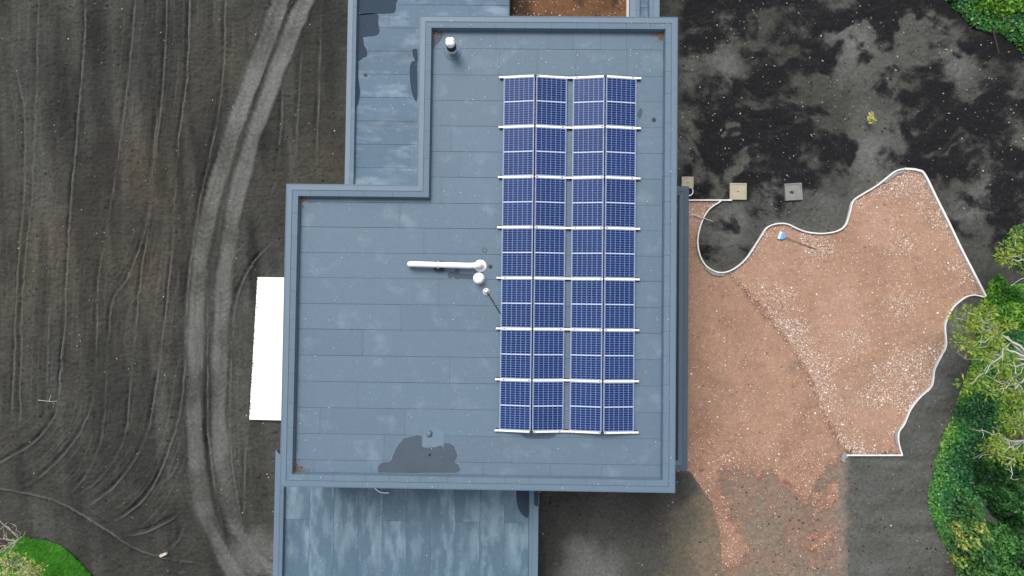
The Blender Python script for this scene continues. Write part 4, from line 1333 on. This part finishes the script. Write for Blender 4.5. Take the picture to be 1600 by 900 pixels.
M['haunch'] = plain('pale_mortar', (0.24, 0.245, 0.225), 0.95, var=0.35, scale=9, bump=0.8)
haunch([(1376, 283), (1388, 275), (1398, 268), (1410, 265), (1414, 268), (1402, 273), (1390, 281), (1380, 288)], 'pale mortar packed inside the topmost bend of the terrace edging')
haunch([(1408, 666), (1404, 674), (1401, 686), (1404, 698), (1399, 694), (1396, 682), (1400, 671)], 'pale mortar packed beside the lowest wave of the right hand edging')
haunch([(1314, 711), (1317, 705), (1322, 708), (1325, 714), (1320, 716), (1318, 723), (1312, 719)], 'blob of pale mortar at the left end of the lowest edging')
haunch([(1099, 413), (1112, 424), (1130, 429), (1142, 425), (1130, 432), (1112, 430), (1100, 421)], 'thin pale mortar under the round belly of the winding edging')

def edging(pts, name, label, w=0.055, top=0.13, smooth=True, n=5):
    ln = px_line(pts, 0.06, n, smooth)
    mb = MB()
    m = len(ln)
    for k in range(m):
        t = ln[min(k + 1, m - 1)] - ln[max(k - 1, 0)]
        t = t / np.linalg.norm(t)
        nn = np.array([-t[1], t[0]]) * w / 2
        wob = 0.012 * math.sin(k * 0.7)
        for s, z in ((-1, -0.15), (-1, top + wob), (1, top + wob), (1, -0.15)):
            q = ln[k] + s * nn
            mb.v.append((q[0], q[1], z))
    for k in range(m - 1):
        for e in range(4):
            e2 = (e + 1) % 4
            mb.f.append((4 * k + e, 4 * k + 4 + e, 4 * k + 4 + e2, 4 * k + e2))
    mb.f += [(0, 1, 2, 3), (4 * m - 1, 4 * m - 2, 4 * m - 3, 4 * m - 4)]
    o = mb.build(name, M['edging'])
    tag(o, label, 'edging', 'white edging round the brick terrace')
    # ground pegs
    step = max(2, m // 8)
    for k in range(1, m - 1, step):
        q = ln[k]
        MB().box(q[0] - 0.02, q[0] + 0.02, q[1] - 0.055, q[1] - 0.025, -0.15, top - 0.02).build('peg', M['edging'], o)
    return o


edging(E_HORIZ, 'lawn_edging', 'short straight white edging from the dark bay to the yellow cover', smooth=False)
edging(E_CURVE, 'lawn_edging', 'long winding white edging between grey soil and the terrace top side')
edging(E_STRAIGHT, 'lawn_edging', 'long straight pale edging running down the right flank of the terrace', w=0.085, n=6)
edging(E_EAST, 'lawn_edging', 'wavy white edging on the terrace side facing the ivy bank')
edging(E_SOUTH, 'lawn_edging', 'straight white edging closing the lower right end of the terrace', smooth=False)


def cover(px, py, s, rot, mat_, name, label, mark=None):
    c = P(px, py, 0.12)
    o = empty(name, (c[0], c[1], 0)); o.rotation_euler[2] = rot
    tag(o, label, 'cover', 'concrete covers in the garden soil')
    def ch(mb, nm, mt, bev=0.008):
        ob = mb.build(nm, mt, None, False, bev); ob.parent = o
    h2 = s / 2
    ch(MB().box(-h2, h2, -h2, h2, -0.1, 0.11), 'body', mat_, 0.012)
    rim = MB()
    rw = 0.05
    rim.box(-h2, h2, h2 - rw, h2, 0.112, 0.135); rim.box(-h2, h2, -h2, -h2 + rw, 0.112, 0.135)
    rim.box(-h2, -h2 + rw, -h2 + rw, h2 - rw, 0.112, 0.135); rim.box(h2 - rw, h2, -h2 + rw, h2 - rw, 0.112, 0.135)
    ch(rim, 'rim', mat_, 0)
    hd = MB().tube([(-0.05, 0, 0.112), (-0.04, 0, 0.14), (0.04, 0, 0.14), (0.05, 0, 0.112)], 0.01, n=6)
    ch(hd, 'lifting_ring', M['dark_wood'], 0)
    if mark:
        d = MB().prism([(-0.20, 0.0), (-0.12, -0.08), (-0.02, -0.10), (0.0, 0.0), (-0.06, 0.06), (-0.12, 0.04)], 0.112, 0.118)
        ch(d, 'mud_patch', M['deck'], 0)
    return o


cover(1153.5, 299, 0.72, 0.0, M['sandstone'], 'inspection_cover', 'square yellowish concrete cover at the end of the short edging')
cover(1240, 299.5, 0.74, math.radians(4), M['concrete'], 'inspection_cover', 'square grey concrete cover with a dark mud smear, slightly turned', True)
cover(1074.5, 285, 0.50, 0.0, M['sandstone'], 'inspection_cover', 'small pale concrete cover close to the house wall')
c = P(1076, 299, 0.1)
pot = MB()
n = 24
for rr, z in ((0.21, -0.1), (0.21, 0.10), (0.185, 0.10), (0.185, -0.1)):
    for k in range(n): pot.v.append((c[0] + rr * math.cos(6.2832 * k / n), c[1] + rr * math.sin(6.2832 * k / n), z))
for j in range(3):
    for k in range(n): pot.f.append((j * n + k, j * n + (k + 1) % n, (j + 1) * n + (k + 1) % n, (j + 1) * n + k))
o = empty('drain_pipe_end', (c[0], c[1], 0)); tag(o, 'open round drain pipe end with white rim at the bay corner', 'drain')
pot.build('pipe_wall', M['white_pvc'], o)
MB().lathe((c[0], c[1], -0.02), [(0.184, 0), (0.18, 0.03)], 24).build('dark_bottom', M['black'], o)

# wooden stake lying across the edging
a, b = P(1080, 334, 0.16), P(1114, 346, 0.16)
st = MB()
d = (Vector(b) - Vector(a)).normalized(); nn = Vector((-d.y, d.x, 0)) * 0.025
st.add([tuple(Vector(a) - nn), tuple(Vector(b) - nn * 0.3), tuple(Vector(b) + nn * 0.3), tuple(Vector(a) + nn)] +
       [tuple(Vector(q) + Vector((0, 0, 0.04))) for q in (Vector(a) - nn, Vector(b) - nn * 0.3, Vector(b) + nn * 0.3, Vector(a) + nn)],
       [(3, 2, 1, 0), (4, 5, 6, 7), (0, 1, 5, 4), (1, 2, 6, 5), (2, 3, 7, 6), (3, 0, 4, 7)])
tag(st.build('wooden_stake', M['wood']), 'pale pointed wooden stake lying across the curved white edging', 'stake')

# broom / rake with blue head
c = P(1222, 369, 0.05); e = P(1276, 390, 0.05)
br = empty('broom', (c[0], c[1], 0.03)); tag(br, 'blue headed broom with long thin handle lying on the terracotta bed', 'broom')
d = (Vector(e) - Vector(c)).normalized(); s = Vector((-d.y, d.x, 0))
def q_(u_, v_, z_): w_ = Vector(c) + d * u_ + s * v_; return (w_.x, w_.y, z_)
MB().tube([q_(0.12, 0, 0.10), q_(0.8, 0, 0.07), q_((Vector(e) - Vector(c)).length, 0, 0.06)], 0.016, n=8).build('handle', M['dark_wood'], br, True)
hd = MB()
hd.prism([q_(0.16, -0.05, 0)[:2], q_(0.16, 0.05, 0)[:2], q_(0.04, 0.17, 0)[:2], q_(-0.05, 0.18, 0)[:2], q_(-0.05, -0.18, 0)[:2], q_(0.04, -0.17, 0)[:2]], 0.05, 0.11, 0.15)
hd.build('head', M['blue'], br, bevel=0.01)
bs = MB()
for k in range(9):
    v0 = -0.17 + k * 0.34 / 9
    bs.prism([q_(-0.052, v0, 0)[:2], q_(-0.052, v0 + 0.034, 0)[:2], q_(-0.17, v0 + 0.036 * 1.05, 0)[:2], q_(-0.17, v0 - 0.002, 0)[:2]], 0.03, 0.085)
bs.build('bristles', M['pale_blue'], br)

# pale timber offcut in the field
a, b = P(250, 869, 0.06), P(261, 864, 0.06)
d = (Vector(b) - Vector(a)).normalized(); nn = Vector((-d.y, d.x, 0)) * 0.06
oc = MB().prism([tuple((Vector(a) - nn)[:2]), tuple((Vector(b) - nn)[:2]), tuple((Vector(b) + nn * 0.8)[:2]), tuple((Vector(a) + nn)[:2])], 0.0, 0.11, 0.04).build('timber_offcut', M['wood'], bevel=0.008)
tag(oc, 'pale timber offcut lying on the soil near the foot of the wheel tracks', 'timber')

# ------------------------------------------------------------------ plants
G_IVY = leaf_mat('ivy_leaf', [(0, (0.008, 0.045, 0.020)), (0.4, (0.040, 0.175, 0.055)), (0.75, (0.10, 0.31, 0.06)), (1, (0.26, 0.46, 0.07))], 0.35)
G_BRIGHT = leaf_mat('bright_leaf', [(0, (0.03, 0.12, 0.014)), (0.5, (0.08, 0.26, 0.025)), (1, (0.22, 0.44, 0.05))], 0.5)
G_DARK = leaf_mat('conifer_needle', [(0, (0.012, 0.055, 0.014)), (0.6, (0.042, 0.165, 0.036)), (1, (0.10, 0.28, 0.06))], 0.6)
G_LIME = leaf_mat('lime_leaf', [(0, (0.07, 0.17, 0.018)), (0.5, (0.20, 0.31, 0.035)), (1, (0.36, 0.43, 0.07))], 0.5, 0.35)
G_YEL = leaf_mat('yellow_leaf', [(0, (0.28, 0.30, 0.05)), (0.5, (0.50, 0.50, 0.12)), (1, (0.70, 0.66, 0.30))], 0.6, 0.3)
G_GRASS = leaf_mat('grass_blade', [(0, (0.05, 0.23, 0.025)), (0.5, (0.12, 0.46, 0.045)), (1, (0.30, 0.62, 0.09))], 0.6, 0.3)
G_PLANE = leaf_mat('greyish_leaf', [(0, (0.025, 0.10, 0.03)), (0.6, (0.07, 0.20, 0.05)), (0.9, (0.16, 0.32, 0.06)), (1, (0.45, 0.48, 0.12))], 0.5)


def surface_leaves(n, poly, hfun, size, seed, jitter=0.06, tilt=0.7, tone_fn=None):
    r = np.random.default_rng(seed)
    poly = np.array(poly)
    lo, hi = poly.min(0), poly.max(0)
    u_, v_ = r.uniform(lo[0], hi[0], n * 3), r.uniform(lo[1], hi[1], n * 3)
    k = inside(u_, v_, [tuple(p) for p in poly])
    u_, v_ = u_[k][:n], v_[k][:n]
    z_ = hfun(u_, v_) + r.normal(0, jitter, len(u_)) - np.abs(r.normal(0, jitter, len(u_)))
    sz = size * (0.65 + 0.7 * r.random(len(u_)))
    vv, ff = flakes(np.stack([u_, v_, np.maximum(z_, 0.03)], 1), sz, r, tilt)
    tone = r.random(len(u_)) if tone_fn is None else np.clip(tone_fn(u_, v_) + r.normal(0, 0.16, len(u_)), 0, 1)
    return vv, ff, np.repeat(tone, 4)


def clump_shape(poly, hmax, edge, seed, rough=0.5, bump=0.6, base=0.08):
    pl = np.array(poly + [poly[0]])

    def hf(u_, v_):
        d, s, al, L = seg_dist(u_, v_, pl, edge * 3 + 1)
        d = np.minimum(d, edge * 3 + 1)
        dome = 1 - np.exp(-(d / edge) ** 1.2)
        return base + dome * hmax * (0.55 + rough * fbm(u_, v_, bump, 3, seed) + 0.3 * fbm(u_, v_, bump * 4, 2, seed + 1))
    return hf


def shrub(name, label, cat, px_poly, zsurv, hmax, edge, n, size, mat_, seed, tone_fn=None, bump=0.6, tilt=0.7, jitter=0.06, group=None, rough=0.6, stems=6):
    poly = [P(a, b, zsurv)[:2] for a, b in px_poly]
    cx, cy = np.mean(poly, 0)
    t = empty(name, (cx, cy, 0)); tag(t, label, cat, group)
    hf = clump_shape(poly, hmax, edge, seed, rough, bump)
    # under-surface: the shaded twig mass the leaves sit on
    lo, hi = np.min(poly, 0), np.max(poly, 0)
    uu, vv = np.meshgrid(np.arange(lo[0], hi[0], 0.12), np.arange(lo[1], hi[1], 0.12))
    u_, v_ = uu.ravel(), vv.ravel()
    ins = inside(u_, v_, poly).reshape(uu.shape)
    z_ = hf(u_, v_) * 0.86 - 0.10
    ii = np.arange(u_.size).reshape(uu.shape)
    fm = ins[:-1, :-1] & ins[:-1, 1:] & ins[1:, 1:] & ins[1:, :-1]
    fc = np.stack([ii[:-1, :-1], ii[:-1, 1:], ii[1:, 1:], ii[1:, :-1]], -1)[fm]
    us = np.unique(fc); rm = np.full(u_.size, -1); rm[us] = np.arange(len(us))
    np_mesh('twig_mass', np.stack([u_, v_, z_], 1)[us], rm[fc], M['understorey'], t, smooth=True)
    vv_, ff_, tn = surface_leaves(n, poly, hf, size, seed, jitter, tilt, tone_fn)
    np_mesh('leaves', vv_, ff_, mat_, t, {'tone': tn})
    r = random.Random(seed)
    mb = MB()
    for k in range(stems):
        a = r.uniform(0, 6.28); d = r.uniform(0.1, 0.45) * min(hi - lo)
        mb.tube([(cx + r.uniform(-.1, .1), cy + r.uniform(-.1, .1), -0.05), (cx + 0.5 * d * math.cos(a), cy + 0.5 * d * math.sin(a), hmax * 0.4), (cx + d * math.cos(a), cy + d * math.sin(a), hmax * 0.7)], 0.03, 0.012, 5)
    mb.build('stems', M['dark_bark'], t)
    return t


def tone_noise(scale, seed, lo=0.1, hi=0.8):
    return lambda u_, v_: lo + (hi - lo) * sstep(0.3, 0.7, fbm(u_, v_, scale, 4, seed))


ivy_poly = [(1541, 500), (1531, 540), (1521, 575), (1510, 608), (1497, 648), (1477, 690), (1464, 738), (1456, 780), (1461, 808), (1475, 842), (1490, 868),
            (1530, 868), (1545, 800), (1548, 740), (1560, 690), (1610, 660), (1680, 640), (1680, 480), (1600, 480)]
ivy_edge = np.array([P(a, b, 0.3)[:2] for a, b in ivy_poly[:11]])
def ivy_tone(u_, v_):
    d, s, al, L = seg_dist(u_, v_, ivy_edge, 3)
    t_ = 0.26 + 0.40 * sstep(0.35, 0.7, fbm(u_, v_, 1.1, 4, 201))
    return t_ + 0.40 * np.exp(-(d / 0.35) ** 2) * sstep(0.4, 0.6, fbm(u_, v_, 1.4, 3, 202))
shrub('ivy_bank', 'dense dark ivy bank with small glossy leaves along the lower right soil edge', 'ivy', ivy_poly, 0.35, 0.7, 0.45, 40000, 0.068, G_IVY, 210, ivy_tone, 0.5, 0.6, 0.05)
shrub('ivy_bank', 'dark ivy patch edging the soil in the top right corner', 'ivy',
      [(1470, -60), (1482, -5), (1495, 10), (1513, 22), (1530, 40), (1548, 46), (1570, 48), (1585, 60), (1600, 66), (1640, 80), (1640, 20), (1560, -60)], 0.3, 0.5, 0.4, 13000, 0.068, G_IVY, 220,
      tone_noise(0.9, 221, 0.1, 0.6), 0.5, 0.6, 0.05)
shrub('leafy_bush', 'bright green leafy bush behind the ivy in the top right corner', 'bush',
      [(1530, -60), (1525, -5), (1538, 14), (1560, 24), (1580, 30), (1605, 26), (1660, 10), (1660, -60)], 0.9, 1.1, 0.5, 9000, 0.075, G_BRIGHT, 230, tone_noise(0.8, 231, 0.15, 0.95), 0.6, 0.7, 0.08)
shrub('leafy_bush', 'bright green bush below the highest pale branch at the right edge', 'bush',
      [(1660, 440), (1598, 445), (1580, 425), (1568, 440), (1562, 462), (1552, 470), (1545, 500), (1552, 520), (1590, 530), (1660, 530)], 0.9, 1.2, 0.5, 9000, 0.075, G_BRIGHT, 240, tone_noise(0.7, 241, 0.1, 0.8), 0.5, 0.7, 0.08)
# feathery conifers
for k, (pp_, lab) in enumerate((
        ([(1552, 700), (1590, 690), (1625, 705), (1630, 745), (1600, 770), (1565, 765), (1545, 735)], 'dark feathery conifer under the lowest pale branches'),
        ([(1570, 765), (1600, 760), (1650, 775), (1650, 830), (1605, 835), (1575, 815), (1560, 790)], 'dark feathery conifer at the right edge, middle of three'),
        ([(1560, 825), (1600, 830), (1650, 830), (1650, 920), (1570, 920), (1545, 880), (1548, 845)], 'dark feathery conifer in the bottom right corner'),
        ([(1525, 715), (1555, 705), (1572, 735), (1572, 770), (1548, 790), (1525, 775), (1518, 740)], 'rounded dark conifer between ivy and the feathery ones'))):
    shrub('conifer_shrub', lab, 'conifer', pp_, 1.0, 1.5, 0.55, 6500, 0.075, G_DARK, 250 + 5 * k, tone_noise(0.45, 252 + 5 * k, 0.0, 0.95), 0.35, 1.1, 0.10, 'conifers at the lower right', 0.9)
shrub('leafy_bush', 'yellowish green broadleaf bush at the bottom right in front of the conifers', 'bush',
      [(1497, 772), (1520, 768), (1540, 785), (1552, 820), (1560, 850), (1572, 900), (1560, 930), (1525, 930), (1510, 890), (1492, 850), (1486, 805)], 1.0, 1.5, 0.5, 5200, 0.085, G_PLANE, 280, tone_noise(0.6, 281, 0.15, 1.0), 0.4, 0.8, 0.12, None, 0.9)
# low weeds filling the right margin
shrub('weed_patch', 'rough olive weeds at the right edge above the pale tree', 'weeds',
      [(1585, 352), (1572, 372), (1578, 395), (1590, 420), (1660, 430), (1660, 340)], 0.2, 0.35, 0.4, 3200, 0.06, G_PLANE, 290, tone_noise(0.6, 291, 0.0, 0.6), 0.5, 0.8, 0.06)
shrub('weed_patch', 'rough green weeds in the far top right margin', 'weeds',
      [(1588, 66), (1600, 80), (1660, 120), (1660, 20), (1610, 40)], 0.2, 0.4, 0.4, 1500, 0.06, G_BRIGHT, 292, tone_noise(0.6, 293, 0.0, 0.8), 0.5, 0.8, 0.06)


def tuft(c, r, n, length, rad, droop=0.2):
    """a whorl of narrow leaves at a twig end"""
    c = np.array(c)
    d = r.normal(0, 1, (n, 3)); d[:, 2] = np.abs(d[:, 2]) * 0.6 - droop
    d /= np.linalg.norm(d, axis=1)[:, None]
    p0 = c + d * rad * (r.random((n, 1)) * 0.9 + 0.1)
    L = length * (0.6 + 0.8 * r.random((n, 1)))
    side = np.cross(d, np.array([0, 0, 1.0])) + 1e-3
    side /= np.linalg.norm(side, axis=1)[:, None]
    w_ = L * 0.20
    v = np.stack([p0, p0 + d * L * 0.5 + side * w_, p0 + d * L, p0 + d * L * 0.5 - side * w_], 1)
    return v.reshape(-1, 3)


def limb(mb, a, b, r0, r1, r, sag=0.25, n=6, wig=0.12):
    a, b = Vector(a), Vector(b)
    L = (b - a).length
    pts = []
    off = Vector((r.normal(0, 1), r.normal(0, 1), r.normal(0, .6))) * wig * L * 0.5
    for k in range(n + 1):
        t = k / n
        p = a.lerp(b, t) + off * math.sin(math.pi * t) + Vector((r.normal(0, 1), r.normal(0, 1), r.normal(0, 1))) * wig * 0.12 * L * (0 < k < n)
        p.z += sag * L * math.sin(math.pi * t) * 0.5
        pts.append(tuple(p))
    mb.tube(pts, r0, r1, 5)
    return pts


def pale_tree(label, base, hub_list, tips, seed, zt=3.0, leaf=0.17, nleaf=44, rad=0.27, mat_leaf=None, bark='bark', trunk_r=0.14, bare=0, group=None, name='pale_tree'):
    r = np.random.default_rng(seed)
    b0 = P(*base, 0)
    t = empty(name, (b0[0], b0[1], 0)); tag(t, label, 'tree', group)
    hubs = [P(a, b, z) for a, b, z in hub_list]
    tr = MB()
    limb(tr, (b0[0], b0[1], -0.1), hubs[0], trunk_r, trunk_r * 0.45, r, 0.1, 8, 0.06)
    tr.build('trunk', M[bark], t, True)
    br = MB()
    for h_ in hubs[1:]:
        limb(br, hubs[0], h_, trunk_r * 0.42, trunk_r * 0.22, r, 0.2)
    lv = []
    for a, b in tips:
        z = zt + r.normal(0, 0.35)
        tip = P(a, b, z)
        h_ = min(hubs, key=lambda q: (q[0] - tip[0]) ** 2 + (q[1] - tip[1]) ** 2)
        pts = limb(br, h_, tip, 0.030, 0.012, r, 0.15, 7, 0.22)
        lv.append(tuft(tip, r, nleaf, leaf, rad))
        for k in (3, 5):
            q = Vector(pts[k]) + Vector((r.normal(0, .3), r.normal(0, .3), r.normal(0.1, .15)))
            limb(br, pts[k], tuple(q), 0.016, 0.007, r, 0.1, 4)
            lv.append(tuft(tuple(q), r, int(nleaf * 0.55), leaf * 0.9, rad * 0.7))
    for k in range(bare):
        h_ = hubs[r.integers(len(hubs))]
        q = Vector(h_) + Vector((r.normal(-0.5, .6), r.normal(0, .6), r.normal(0.1, .3)))
        pts = limb(br, h_, tuple(q), 0.024, 0.007, r, 0.1, 6, 0.35)
        limb(br, pts[3], tuple(Vector(pts[3]) + Vector((r.normal(-.2, .3), r.normal(0, .3), r.normal(0, .2)))), 0.014, 0.006, r, 0.1, 5, 0.3)
    br.build('branches', M[bark], t, True)
    v = np.concatenate(lv)
    np_mesh('crown', v, np.arange(len(v)).reshape(-1, 4), mat_leaf or G_LIME, t, {'tone': np.repeat(r.random(len(v) // 4), 4)})
    return t


pale_tree('pale barked tree with bare tangled branches and lime leaf tufts at the right edge', (1650, 590), [(1612, 562, 3.4), (1580, 535, 3.2), (1560, 520, 3.1), (1585, 560, 3.2), (1590, 600, 3.2), (1570, 545, 3.2)],
          [(1492, 497), (1512, 488), (1503, 520), (1522, 503), (1541, 484), (1528, 528), (1516, 545), (1548, 512), (1570, 505), (1535, 548), (1566, 568), (1590, 555), (1506, 603),
           (1530, 596), (1560, 596), (1588, 588), (1579, 632), (1598, 620), (1545, 610), (1575, 610), (1550, 530), (1610, 640), (1498, 535)], 301, 3.0, bare=13)
pale_tree('lower pale branched tree with drooping lime leaves above the conifers', (1665, 690), [(1625, 690, 3.0), (1600, 700, 2.8), (1580, 697, 2.8), (1605, 660, 3.0)],
          [(1541, 697), (1556, 690), (1548, 706), (1570, 712), (1585, 714), (1570, 680), (1592, 665), (1580, 648), (1600, 720), (1566, 660), (1598, 640)], 311, 2.8, bare=12)
pale_tree('small pale branch with two lime tufts reaching in at the right edge', (1660, 470), [(1625, 425, 2.6), (1602, 412, 2.5), (1596, 405, 2.5)],
          [(1570, 402), (1566, 398), (1585, 386), (1592, 392), (1606, 420)], 321, 2.5, bare=3)

# yellow sapling
c = P(1355, 187, 0)
sp = empty('sapling', (c[0], c[1], 0)); tag(sp, 'tiny yellow leaved sapling alone on the bare dark soil', 'sapling')
r = np.random.default_rng(9)
MB().tube([(c[0], c[1], -0.05), (c[0] + 0.02, c[1], 0.2), (c[0], c[1] + 0.02, 0.42)], 0.012, 0.006, 6).build('stem', M['twig'], sp)
lv = [tuft((c[0] + dx, c[1] + dy, 0.35), r, 8, 0.15, 0.05) for dx, dy in ((0, 0), (-0.06, 0.06), (0.04, -0.10), (0.0, -0.16), (0.06, 0.08))]
v = np.concatenate(lv)
np_mesh('leaves', v, np.arange(len(v)).reshape(-1, 4), G_YEL, sp, {'tone': np.repeat(r.random(len(v) // 4), 4)})
N = 18
lu = np.concatenate([rng.normal(PX(1540, 110, 0), 1.6, N), rng.uniform(PX(1100, 60, 0), PX(1600, 60, 0), 22)])
lvv = np.concatenate([rng.normal(PY(1540, 110, 0), 1.3, N), rng.uniform(PY(1300, 250, 0), PY(1300, 0, 0), 22)])
v_, f_ = flakes(np.stack([lu, lvv, ground_z(lu, lvv) + 0.02], 1), 0.03 + 0.04 * rng.random(len(lu)), rng, 0.4)
tag(np_mesh('fallen_leaves', v_, f_, leaf_mat('fallen_leaf', [(0, (0.22, 0.16, 0.08)), (0.5, (0.34, 0.32, 0.16)), (1, (0.52, 0.50, 0.40))]), attrs={'tone': np.repeat(rng.random(len(lu)), 4)}),
    'scattered yellow and buff fallen leaves on the dark peat at the top right', 'leaves', kind='stuff')
c = P(82, 627, 0)
dt = empty('dead_twig', (c[0], c[1], 0)); tag(dt, 'small forked dead twig lying alone in the harrowed field', 'twig')
mb = MB(); mb.tube([(c[0] - .6, c[1] + .05, .05), (c[0], c[1], .09), (c[0] + .25, c[1] + .02, .05)], 0.014, 0.008, 5); mb.tube([(c[0] - .1, c[1], .08), (c[0], c[1] + .3, .1)], 0.012, 0.006, 5)
mb.build('fork', M['bark'], dt)

# grass mound bottom left
mound = [P(a, b, 0.1)[:2] for a, b in ((18, 843), (30, 838), (48, 842), (70, 845), (92, 852), (112, 868), (128, 884), (142, 900), (150, 940), (-120, 940), (-120, 850), (-30, 870), (2, 862))]
hf = clump_shape(mound, 0.30, 1.0, 330, 0.3, 0.8, 0.02)
lo, hi = np.min(mound, 0), np.max(mound, 0)
uu, vv = np.meshgrid(np.arange(lo[0], hi[0], 0.08), np.arange(lo[1], hi[1], 0.08))
u_, v_ = uu.ravel(), vv.ravel(); ins = inside(u_, v_, mound).reshape(uu.shape)
ii = np.arange(u_.size).reshape(uu.shape)
fm = ins[:-1, :-1] & ins[:-1, 1:] & ins[1:, 1:] & ins[1:, :-1]
fc = np.stack([ii[:-1, :-1], ii[:-1, 1:], ii[1:, 1:], ii[1:, :-1]], -1)[fm]
us = np.unique(fc); rm = np.full(u_.size, -1); rm[us] = np.arange(len(us))
tag(np_mesh('mound', np.stack([u_, v_, hf(u_, v_)], 1)[us], rm[fc], plain('turf_soil', (0.06, 0.22, 0.03), 0.95, var=0.3), smooth=True), kind='structure')
r = np.random.default_rng(331)
n = 42000
pu, pv = r.uniform(lo[0], hi[0], n), r.uniform(lo[1], hi[1], n)
k = inside(pu, pv, mound); pu, pv = pu[k], pv[k]
n = len(pu); pz = hf(pu, pv)
a = r.random(n) * 6.283; L = 0.06 + 0.08 * r.random(n)
lean = np.stack([np.cos(a) * L * 0.7, np.sin(a) * L * 0.7, L], 1)
sd_ = np.stack([-np.sin(a), np.cos(a), np.zeros(n)], 1) * 0.012
p0 = np.stack([pu, pv, pz], 1)
v = np.stack([p0 - sd_, p0 + sd_, p0 + lean * 0.7 + sd_ * 0.7, p0 + lean], 1).reshape(-1, 3)
tn = np.clip(0.15 + 0.6 * fbm(pu, pv, 0.9, 4, 332) + r.normal(0, .18, n), 0, 1)
tag(np_mesh('grass', v, np.arange(4 * n).reshape(-1, 4), G_GRASS, attrs={'tone': np.repeat(tn, 4)}), 'vivid green grass covering the mound in the bottom left corner', 'grass', kind='stuff')
pale_tree('nearly bare buff twigged shrub with yellow leaves on the grass mound', (-25, 895), [(-4, 868, 1.4), (12, 852, 1.4), (30, 842, 1.4), (15, 885, 1.4), (35, 892, 1.4)],
          [(14, 885), (28, 880), (40, 885), (50, 878), (58, 888), (66, 884), (45, 895), (30, 898), (12, 897), (60, 898), (5, 875), (22, 868), (40, 870)], 341, 1.5, 0.08, 22, 0.16, G_YEL, 'twig', 0.06, 16, name='twiggy_shrub')
